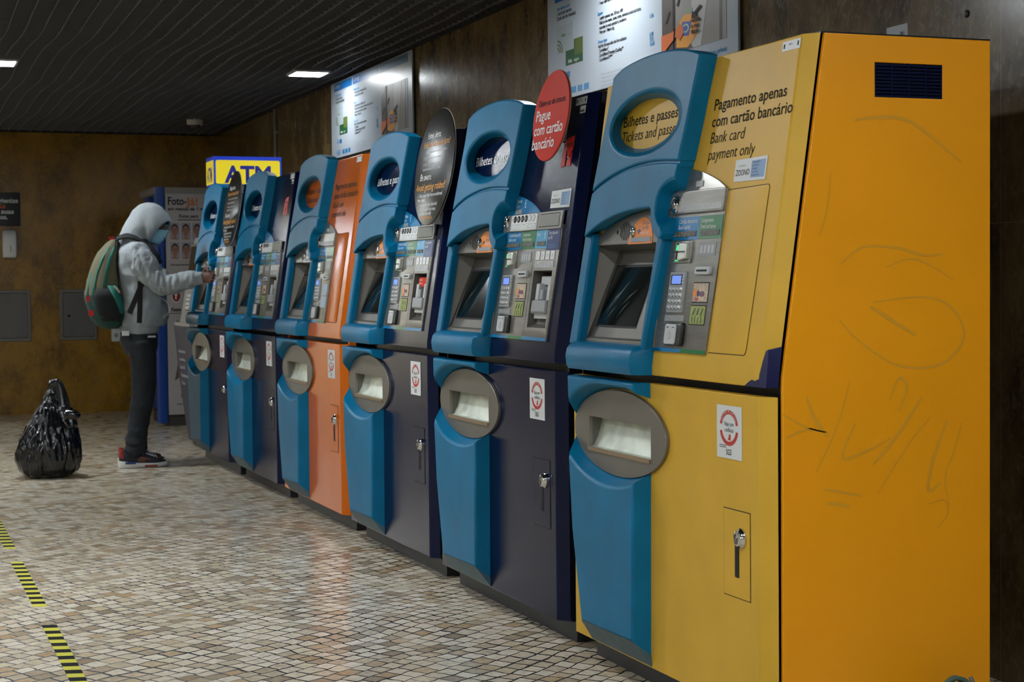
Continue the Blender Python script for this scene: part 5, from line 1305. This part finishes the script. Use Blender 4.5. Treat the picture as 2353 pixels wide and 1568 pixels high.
# body: one continuous skin
b = MB()
ellipsoid(b, HC0 + FU * .02, FD, FR, FU, .094, .076, .118, M_SKIN, 22, 12)
ellipsoid(b, HC0 + FD * .018 - FU * .060, FD, FR, FU, .070, .056, .058, M_SKIN, 18, 10)
b.tube([HC0 + FD * .090 + FU * .022, HC0 + FD * .106 - FU * .006, HC0 + FD * .108 - FU * .020, HC0 + FD * .088 - FU * .028], [.008, .011, .014, .010], M_SKIN, n=10)
for s_ in (-1, 1):
    ellipsoid(b, HC0 + FR * s_ * .078 - FD * .008, FD, FR, FU, .020, .008, .032, M_SKIN, 12, 8)
b.tube([HC0 - FD * .02 - FU * .05, (0.045, 0, 1.53), (0.02, 0, 1.45)], [.058, .058, .075], M_SKIN, n=16)
secs = [ring3((cx, 0, z), X_, Y_, rx, ry, 24) for cx, z, rx, ry in ((.03, .84, .07, .11), (.03, .92, .095, .130), (.035, 1.05, .10, .145), (.03, 1.2, .115, .155), (.015, 1.36, .125, .175), (0, 1.46, .10, .175), (.0, 1.50, .06, .10))]
b.loft(secs, M_SKIN)
b.tube([(-.01, -.17, 1.455), (.05, -.225, 1.36), (.150, -.262, 1.245), (.27, -.33, 1.265), (.375, -.392, 1.287)], [.058, .055, .046, .042, .029], M_SKIN, n=14)
hand(b, (.385, -.400, 1.288), (.48, -.55, .03), (.70, .62, 0), (0, .05, 1), M_SKIN, (.75, .85, .95, 1.05), s=1.08)
b.tube([(-.01, .17, 1.455), (.02, .24, 1.33), (.07, .26, 1.17), (.10, .20, 1.10), (.13, .10, 1.08)], [.058, .054, .046, .040, .028], M_SKIN, n=14)
hand(b, (.135, .085, 1.078), (-.05, -1, -.05), (-.95, .05, .1), (0, -.05, 1), M_SKIN, (.3, .35, .4, .45))
for ly, dx in ((-.095, 0.0), (.10, .025)):
    b.tube([(.02 + dx, ly * .8, .92), (.028 + dx, ly, .72), (.033 + dx, ly, .50), (.000 + dx, ly, .30), (-.028 + dx, ly, .09)], [.070, .062, .050, .045, .034], M_SKIN, n=16)
    b.tube([(-.055 + dx, ly, .06), (.0 + dx, ly, .055), (.09 + dx, ly, .045), (.15 + dx, ly, .04)], [.032, .038, .036, .028], M_SKIN, n=14)
body = remeshed('body', b, .0065, 2, person)

# eyes under the hood
b = MB()
for s_ in (-1, 1):
    ellipsoid(b, HC0 + FD * .084 + FR * s_ * .032 + FU * .022, FD, FR, FU, .009, .013, .008, mat('eye_white', '#c9c4bd', .3), 12, 8)
    ellipsoid(b, HC0 + FD * .089 + FR * s_ * .032 + FU * .021, FD, FR, FU, .006, .006, .006, M_INK, 10, 8)
e_ = b.build('eyes', person)
b = MB()
for s_ in (-1, 1): b.tube([HC0 + FD * .088 + FR * s_ * .014 + FU * .040, HC0 + FD * .090 + FR * s_ * .032 + FU * .046, HC0 + FD * .078 + FR * s_ * .050 + FU * .040], .004, M_INK, n=8)
b.build('eyebrows', person)
# face mask: pleated shell over nose, mouth and chin
b = MB(); rows = []
for i in range(9):
    v = i / 8; h = -.006 - .100 * v; row = []
    for j in range(17):
        u = -1 + 2 * j / 16; ang = u * 1.02
        rd = .095 + .034 * math.exp(-(u / .30) ** 2) * (1 - v) + .007 * math.sin(v * math.pi) + .0025 * math.cos(v * 3 * 2 * math.pi)
        rl = .073 - .004 * v; zz = h + (.014 * (1 - abs(u)) if i == 0 else 0) - .010 * abs(u) * (0.5 - v)
        row.append(tuple(HC0 + FD * (rd * math.cos(ang) * (1 - .10 * v)) + FR * (rl * math.sin(ang)) + FU * zz))
    rows.append(row)
vs = [p for r in rows for p in r]; b.add(vs, [(r * 17 + c, r * 17 + c + 1, (r + 1) * 17 + c + 1, (r + 1) * 17 + c) for r in range(8) for c in range(16)], M_MASK)
mk = b.build('face_mask', person); so = mk.modifiers.new('s', 'SOLIDIFY'); so.thickness = .003; mk['label'] = 'light blue surgical mask'
b = MB()
for s_ in (-1, 1):
    for dz in (-.008, -.075): b.tube([HC0 + FD * .045 + FR * s_ * .074 + FU * dz, HC0 + FD * .01 + FR * s_ * .082 + FU * (dz * .6), HC0 - FD * .012 + FR * s_ * .084], .0018, M_WHITE, n=6)
b.build('ear_loops', mk)

# hoodie: fleece top with raised hood
def folds(k, amp, sc, sx=(1, 1, 1)):
    def f(p, n):
        q = Vector((p.x * sx[0], p.y * sx[1], p.z * sx[2])) * sc
        v = noise.noise(q + Vector((k, 0, 0))); w = 1 - abs(noise.noise(q * 1.9 + Vector((0, k, 3)))) * 2
        return p + n * amp * (v + .55 * w)
    return f
b = MB()
secs = [ring3((cx, cy, z), X_, Y_, rx, ry, 28) for cx, cy, z, rx, ry in ((.028, 0, .905, .118, .165), (.030, 0, .925, .132, .178), (.032, 0, .955, .132, .180), (.048, 0, .985, .155, .196), (.052, 0, 1.05, .160, .198), (.048, 0, 1.15, .155, .194), (.036, 0, 1.26, .160, .196), (.018, 0, 1.38, .160, .204), (.004, 0, 1.46, .145, .198), (.0, 0, 1.51, .115, .150), (.01, 0, 1.545, .085, .095))]
b.loft(secs, M_HOOD)
b.tube([(-.015, -.13, 1.465), (-.005, -.185, 1.455), (.03, -.222, 1.385), (.085, -.245, 1.31), (.155, -.268, 1.245), (.205, -.295, 1.245), (.27, -.330, 1.262), (.33, -.365, 1.277), (.372, -.388, 1.284)], [.070, .080, .083, .080, .076, .068, .060, .052, .045], M_HOOD, n=20)
b.tube([(.365, -.384, 1.283), (.378, -.392, 1.285), (.404, -.408, 1.287)], [.040, .041, .039], M_HOOD, n=18)
b.tube([(-.015, .13, 1.465), (-.005, .185, 1.455), (.02, .235, 1.36), (.05, .262, 1.25), (.08, .262, 1.16), (.14, .21, 1.10), (.19, .13, 1.07)], [.070, .080, .080, .076, .072, .064, .055], M_HOOD, n=20)
# front pouch
b.loft([ring3((cx, 0, z), X_, Y_, rx, ry, 20) for cx, z, rx, ry in ((.12, .985, .07, .14), (.135, 1.02, .085, .155), (.13, 1.09, .080, .150), (.12, 1.16, .070, .11), (.11, 1.18, .05, .09))], M_HOOD)
# hood volume draped from crown to shoulders
hsec = [((.015, 0, 1.455), .120, .150), ((.005, 0, 1.52), .110, .125), ((.018, 0, 1.575), .112, .118), ((.060, -.006, 1.63), .130, .125), ((.088, -.01, 1.69), .128, .122), ((.100, -.012, 1.745), .104, .100), ((.110, -.012, 1.785), .062, .060), ((.115, -.012, 1.800), .025, .025)]
b.loft([ring3(c, X_, Y_, rx, ry, 26) for c, rx, ry in hsec], M_HOOD)
ra = math.radians(-38)
ND = Vector((math.cos(ra) * .80, math.sin(ra) * .80, -.60)).normalized(); NR = ND.cross(Z_).normalized(); NU = NR.cross(ND)
RC = Vector((.166, -.058, 1.596))
b.loft([ring3(RC + ND * d + NU * dz, NR, NU, a, c, 30) for d, dz, a, c in ((-.19, .03, .06, .07), (-.15, .03, .098, .105), (-.10, .022, .120, .128), (-.05, .012, .122, .130), (-.01, .004, .114, .124), (.008, .0, .106, .118), (.016, .0, .099, .112))], M_HOOD)
cutter = MB()
ellipsoid(cutter, HC0 + FU * .01, FD, FR, FU, .104, .088, .128, M_HOOD, 26, 16)
cutter2 = MB()
cutter2.loft([ring3(RC + ND * d + NU * dz, NR, NU, a, c, 30) for d, dz, a, c in ((-.10, .0, .060, .070), (-.06, .0, .080, .092), (-.01, .0, .090, .102), (.02, .0, .094, .107), (.10, .0, .105, .125))], M_HOOD)
f1 = folds(5.0, .013, 8, (1, 1, .8)); f2 = folds(2.0, .016, 13, (2.0, 2.0, .5))
def hood_folds(p, n):
    if p.z < .965: return f1(p, n * .2)
    if p.y < -.2 or (p.x > .18 and p.z > 1.18 and p.z < 1.4): return f2(p, n * (.8 if p.x < .36 else .25))
    if p.z > 1.56: return f1(p, n * .45)
    return f1(p, n * 1.1)
hd = remeshed('hoodie', b, .0085, 3, person, deform=hood_folds, cut=[cutter, cutter2]); hd['label'] = 'light grey fleece hoodie with the hood up'
b = MB()
for k, s_ in enumerate((-.030, .028)):
    base = HC0 + FD * .110 + FR * s_ - FU * .115
    b.tube([base, base + Vector((.010, -.004, -.05)), base + Vector((.006 - .004 * k, -.004, -.12 - .03 * k))], .0035, M_STRAP, n=8)
    b.tube([base + Vector((.006 - .004 * k, -.004, -.12 - .03 * k)), base + Vector((.006 - .004 * k, -.004, -.145 - .03 * k))], .005, M_STRAP, n=8)
b.build('drawstrings', hd)
b = MB(); 
b.tube(spline([(.155, -.158, 1.150), (.200, -.120, 1.125), (.222, -.085, 1.085), (.218, -.085, 1.050), (.170, -.140, 1.018)], 5), .004, mat('fleece_hem_light', '#c3c9cc', .9), n=8); b.build('pocket_hem', hd)

# jeans
b = MB()
b.loft([ring3((cx, cy, z), X_, Y_, rx, ry, 26) for cx, cy, z, rx, ry in ((.025, .0, .945, .110, .150), (.025, 0, .93, .122, .162), (.026, 0, .88, .126, .172), (.030, 0, .82, .122, .176), (.032, 0, .77, .10, .160))], M_JEAN)
for ly, dx in ((-.092, 0.0), (.098, .028)):
    b.tube([(.022 + dx, ly, .86), (.036 + dx, ly, .76), (.040 + dx, ly, .66), (.040 + dx, ly, .56), (.032 + dx, ly, .47), (.012 + dx, ly, .37), (-.004 + dx, ly, .27), (-.014 + dx, ly, .20), (-.018 + dx, ly, .17), (-.016 + dx, ly, .145), (-.022 + dx, ly, .12), (-.018 + dx, ly, .095), (-.016 + dx, ly, .085)],
           [(.110, .090), (.102, .088), (.094, .084), (.086, .080), (.082, .076), (.078, .072), (.072, .068), (.070, .066), (.080, .074), (.070, .068), (.080, .075), (.070, .066), (.060, .058)], M_JEAN, n=20)
jf = folds(9.0, .006, 14, (1, 1, 1.6)); jn = remeshed('jeans', b, .009, 2, person, deform=lambda p, n: jf(p, n * (1.4 if p.z < .3 else .8))); jn['label'] = 'dark washed jeans bunched at the ankles'
b = MB(); b.box(.060, .112, -.178, -.172, .885, .897, mat('reflective_label', '#b9bdc0', .4)); b.build('pocket_label', jn)
b = MB(); b.slab([(-.078, .72), (-.052, .72), (-.056, .765), (-.080, .765)], .1645, .1665, mat('orange_brown_patch', '#5d3426', .7)); b.v = [(x, -y + 0.0, z) for x, y, z in b.v]; b.build('back_patch', jn)
b = MB(); b.box(-.105, -.060, -.150, -.125, .900, .932, M_WHITE); b.build('white_belt_tag', jn)

# trainers
M_NV = mat('shoe_navy', '#131a24', .6); M_SRED = mat('shoe_red', '#8e231f', .5); M_SBLU = mat('shoe_blue', '#1d3f78', .5); M_SOLE = mat('shoe_white', '#cfcfca', .5)
def shoe(ly, dx):
    b = MB()
    out = lambda z, g: [(x + dx, ly + y * g, z) for x, y in ([(-.138, -.020), (-.120, -.036), (-.06, -.040), (.0, -.038), (.06, -.044), (.12, -.046), (.165, -.034), (.187, -.010), (.187, .012), (.165, .036), (.12, .048), (.06, .040), (.0, .034), (-.06, .036), (-.120, .034), (-.138, .020)])]
    lift = lambda l, top: [(x, y, z + (top * (0.022 * max(0, (-(x - dx) + .02) / .16))) + (.010 * max(0, (x - dx - .14) / .05))) for x, y, z in l]
    b.loft([lift(out(.002, .94), 0), lift(out(.010, 1.04), 0), lift(out(.026, 1.03), 1), lift(out(.030, .96), 1)], M_SOLE); so_ = b.build('sole', person)
    b = MB(); b.box(.03 + dx, .115 + dx, ly - .049, ly - .043, .006, .018, M_SRED); b.box(-.10 + dx, -.03 + dx, ly - .046, ly - .040, .028, .044, M_SBLU); b.build('sole_inlay', so_)
    b = MB(); secs = []
    for x, w_, z1 in ((-.134, .020, .085), (-.120, .033, .112), (-.085, .036, .110), (-.04, .036, .098), (.0, .035, .100), (.04, .037, .095), (.08, .041, .078), (.12, .041, .062), (.155, .034, .053), (.178, .018, .042)):
        zc = (.024 + z1) / 2; hz = (z1 - .024) / 2
        secs.append([(x + dx, ly + w_ * math.copysign(abs(math.cos(t)) ** .7, math.cos(t)), zc + hz * math.copysign(abs(math.sin(t)) ** .6, math.sin(t))) for t in [2 * math.pi * i / 20 for i in range(20)]])
    b.loft(secs, M_NV); up = b.build('shoe_upper', person)
    b = MB(); b.slab([(-.140 + dx, .075), (-.108 + dx, .066), (-.092 + dx, .100), (-.112 + dx, .124), (-.136 + dx, .115)], .0, .0, M_SRED) if False else None
    b.loft([ring3((x + dx, ly, z), X_, Y_, rx, ry, 14) for x, z, rx, ry in ((-.115, .066, .020, .036), (-.116, .090, .020, .036), (-.118, .112, .017, .032), (-.120, .122, .012, .026))], M_SRED); b.build('heel_tab', up)
    b = MB()
    for k in range(6):
        x = .012 + dx + .018 * k; z = .101 - .006 * k
        b.tube([(x - .004, ly - .030, z - .012), (x, ly - .012, z + .004), (x + .010, ly + .012, z + .004), (x + .014, ly + .030, z - .012)], .0032, M_WHITE, n=6); b.tube([(x + .012, ly - .030, z - .014), (x + .008, ly - .010, z + .004), (x, ly + .012, z + .004)], .0032, M_WHITE, n=6)
    for s_ in (-1, 1): b.tube(spline([(.012 + dx, ly - .01, .104), (.004 + dx + .02 * s_, ly - .025 * 1, .132), (.026 + dx + .018 * s_, ly - .030, .118), (.016 + dx, ly - .012, .106)], 4), .003, M_WHITE, n=6)
    b.build('laces', up)
    b = MB(); b.slab([(.0 + dx, .066), (.066 + dx, .050), (.068 + dx, .058), (.002 + dx, .076)], -ly + .034, -ly + .041, mat('shoe_mesh_red_print', '#7e3a38', .5)); b.v = [(x, -y, z) for x, y, z in b.v]; b.build('side_stripe', up)
shoe(-.095, 0.0); shoe(.100, .022)

# ------------------------------------------------------------------ backpack
bp = empty('backpack', (1.47, 11.60, 0.95), 'khaki and dark green backpack with red tabs, worn by the person in the hoodie', 'backpack')
M_KH = mat('khaki_canvas', '#5f5c47', .9, bump=.4, bscale=500); M_DG = mat('dark_green_canvas', '#0f3a34', .8, bump=.3, bscale=500); M_TEAL = mat('teal_trim', '#14685c', .7); M_MESH2 = mat('black_pocket_mesh', '#14181a', .85); M_RTAB = mat('red_tab', '#b81f20', .6)
OB = Vector((1.68 - 1.47, 0, -.95))
def bsec(z): # centre x, half depth, half width of the pack at height z (person frame)
    T_ = ((.945, -.165, .035, .080), (.965, -.170, .075, .120), (1.02, -.185, .105, .150), (1.10, -.195, .120, .160), (1.18, -.203, .122, .160), (1.28, -.200, .108, .155), (1.38, -.190, .088, .145), (1.46, -.172, .064, .130), (1.52, -.150, .038, .105), (1.55, -.135, .018, .070))
    for i in range(len(T_) - 1):
        if T_[i][0] <= z <= T_[i + 1][0]:
            t = (z - T_[i][0]) / (T_[i + 1][0] - T_[i][0]); return tuple(T_[i][k] + (T_[i + 1][k] - T_[i][k]) * t for k in (1, 2, 3))
    return T_[-1][1:] if z > 1.5 else T_[0][1:]
def pr_(z, t, g=0.0):
    c, a, w = bsec(z); cx, sy = math.cos(t), math.sin(t)
    return Vector((c + (a + g) * math.copysign(abs(cx) ** .75, cx), (w + g) * math.copysign(abs(sy) ** .75, sy), z)) + OB
def shell(name, z0, z1, m, g=0.0, lab=None, n=30):
    b = MB(); zs = [z0 + (z1 - z0) * i / 14 for i in range(15)]
    b.loft([[tuple(pr_(z, 2 * math.pi * k / n, g)) for k in range(n)] for z in zs], m)
    f = folds(3, .006, 11); b.v = [tuple(f(Vector(p), Vector((p[0] - .03, p[1], 0)).normalized() if abs(p[1]) + abs(p[0]) > 0 else Vector((1, 0, 0)))) for p in b.v]
    o = b.build(name, bp)
    if lab: o['label'] = lab
    return o
u_ = shell('upper_compartment', 1.165, 1.55, M_KH, 0, 'khaki upper compartment with teal stripes')
l_ = shell('lower_compartment', .945, 1.175, M_DG, .002, 'dark green lower compartment')
def patch(pts, m, g=.006, n=6, name='panel', parent=None):
    """strip over the pack surface: pts are (z, t0, t1) rows"""
    b = MB(); vs = []
    for z, t0, t1 in pts:
        for k in range(n + 1): vs.append(tuple(pr_(z, math.radians(t0 + (t1 - t0) * k / n), g)))
    b.add(vs, [(r * (n + 1) + k, r * (n + 1) + k + 1, (r + 1) * (n + 1) + k + 1, (r + 1) * (n + 1) + k) for r in range(len(pts) - 1) for k in range(n)], m)
    o = b.build(name, parent or bp); s_ = o.modifiers.new('s', 'SOLIDIFY'); s_.thickness = .008; return o
# angles: 180 = away from the wearer's back, 270 = towards the viewpoint, 360 = against the back
patch([(1.0, 245, 300), (1.08, 238, 305), (1.16, 232, 305), (1.22, 240, 285)], M_MESH2, .011, name='side_pocket').__setitem__('label', 'black mesh side pocket')
patch([(1.05, 300, 328), (1.14, 285, 315), (1.24, 270, 296)], M_TEAL, .014, name='pocket_stripe', parent=l_)
patch([(1.17, 226, 236), (1.25, 228, 236), (1.33, 232, 238), (1.42, 238, 246), (1.5, 246, 256)], M_TEAL, .008, name='teal_stripe', parent=u_)
patch([(1.17, 196, 206), (1.25, 196, 204), (1.33, 196, 203)], M_TEAL, .008, name='teal_stripe', parent=u_)
patch([(1.23, 262, 268), (1.33, 264, 270), (1.43, 268, 276), (1.5, 272, 280)], M_TEAL, .008, name='teal_stripe', parent=u_)
b = MB(); b.loft([ring3(Vector((x, 0, z)) + OB, X_, Y_, rx, ry, 16) for x, z, rx, ry in ((-.118, 1.02, .02, .13), (-.125, 1.15, .030, .14), (-.128, 1.3, .030, .14), (-.128, 1.42, .024, .13), (-.122, 1.52, .016, .10), (-.115, 1.55, .010, .07))], M_STRAP); b.build('back_padding', bp)
def webbing(pts, w_, th, name, lab=None):
    b = MB(); p = spline([Vector(q) + OB for q in pts], 5); p = [Vector(q) for q in p]; secs = []
    for i, q in enumerate(p):
        d = (p[min(i + 1, len(p) - 1)] - p[max(i - 1, 0)]).normalized(); out_ = Vector((q.x - OB.x * 1 - .02, (q.y) * 1.3, 0.25 if q.z > .5 else 0)).normalized(); sd = d.cross(out_).normalized(); nn = sd.cross(d)
        secs.append([tuple(q + sd * a * w_ / 2 + nn * c * th / 2) for a, c in ((-1, -1), (1, -1), (1, 1), (-1, 1))])
    b.loft(secs, M_STRAP); o = b.build(name, bp)
    if lab: o['label'] = lab
    return o
webbing([(-.120, -.075, 1.555), (-.07, -.105, 1.572), (-.01, -.125, 1.565), (.06, -.130, 1.53), (.115, -.140, 1.46), (.150, -.150, 1.38)], .055, .012, 'shoulder_strap')
webbing([(-.120, .075, 1.555), (-.07, .105, 1.572), (-.01, .125, 1.565), (.06, .130, 1.53), (.125, .150, 1.44), (.175, .165, 1.33)], .055, .012, 'shoulder_strap')
webbing([(-.06, -.175, 1.05), (-.02, -.202, 1.15), (.02, -.208, 1.245), (.04, -.20, 1.29)], .035, .006, 'lower_strap')
webbing([(.010, -.212, 1.265), (.008, -.208, 1.16), (.004, -.210, 1.06), (.0, -.205, .985)], .034, .005, 'hanging_strap')
b = MB()
for (x, y, z, s_) in ((-.315, -.10, 1.15, 1), (-.305, -.11, 1.055, 1), (-.150, -.03, 1.550, 1.0)):
    q = Vector((x, y, z)) + OB
    b.add([tuple(q + Vector(v) * s_) for v in ((-.018, -.004, .018), (.018, -.012, .022), (.020, -.004, -.018), (-.014, .004, -.020), (-.012, .014, .012), (.012, .012, -.010))], [(0, 1, 2, 3), (0, 4, 5, 3), (0, 1, 4), (3, 2, 5), (1, 2, 5, 4)], M_RTAB)
b.build('red_tabs', bp)
b = MB(); b.tube([Vector((-.16, -.162, 1.235)) + OB, Vector((-.14, -.168, 1.215)) + OB, Vector((-.12, -.166, 1.19)) + OB], .008, mat('khaki_buckle', '#a39f88', .6), n=8); b.build('zip_pull', u_)

# ------------------------------------------------------------------ rubbish bag
M_BAG = mat('black_polythene', '#0a0b0c', .2, spec=.6)
bg = empty('rubbish_bag', (1.05, 11.20, 0), 'full black plastic rubbish bag with tied handles standing on the floor', 'rubbish bag')
b = MB()
b.loft([ring3((cx, 0, z), X_, Y_, rx, ry, 40) for cx, z, rx, ry in ((.0, .004, .11, .10), (.0, .02, .150, .135), (.0, .06, .182, .160), (.003, .12, .194, .170), (.008, .19, .190, .168), (.016, .26, .170, .150), (.024, .33, .142, .125), (.030, .39, .112, .095), (.034, .44, .086, .070), (.036, .49, .062, .050), (.038, .54, .042, .032), (.040, .575, .022, .018))], M_BAG)
b.tube(spline([(.040, 0, .52), (.030, 0, .585), (.050, -.01, .612), (.078, -.02, .59), (.092, -.03, .52), (.105, -.05, .44), (.118, -.07, .38), (.13, -.08, .33)], 4), [.022, .020, .018, .017, .016, .017, .019, .021, .022, .023, .024, .025, .026, .027, .028, .029, .030, .031, .032, .033, .034, .035, .036, .037, .038, .039, .040, .041, .042][:29], M_BAG, n=12)
b.tube([(.12, -.08, .40), (.158, -.10, .405), (.185, -.11, .398)], [.034, .022, .008], M_BAG, n=12)
b.tube([(-.01, -.02, .45), (-.030, -.03, .40), (-.045, -.03, .34)], [.012, .016, .01], M_BAG, n=8)
def crumple(p, n):
    a = math.atan2(p.y, p.x - .03); h = p.z
    q = Vector((math.cos(a) * 2.6, math.sin(a) * 2.6, h * 3.2))
    v = 1 - abs(noise.noise(q * 1.35)) * 2.2
    w = 1 - abs(noise.noise(Vector((math.cos(a) * 5, math.sin(a) * 5, h * 9)) + Vector((7, 1, 2)))) * 2.2
    x = noise.noise(p * 28)
    k = min(1, h / .05) * (1.0 if h < .45 else .5)
    r_ = p + n * (.013 * v + .011 * w + .003 * x) * k
    if r_.z < .002: r_.z = .002
    return r_
bb = remeshed('bag_body', b, .006, 1, bg, deform=crumple)
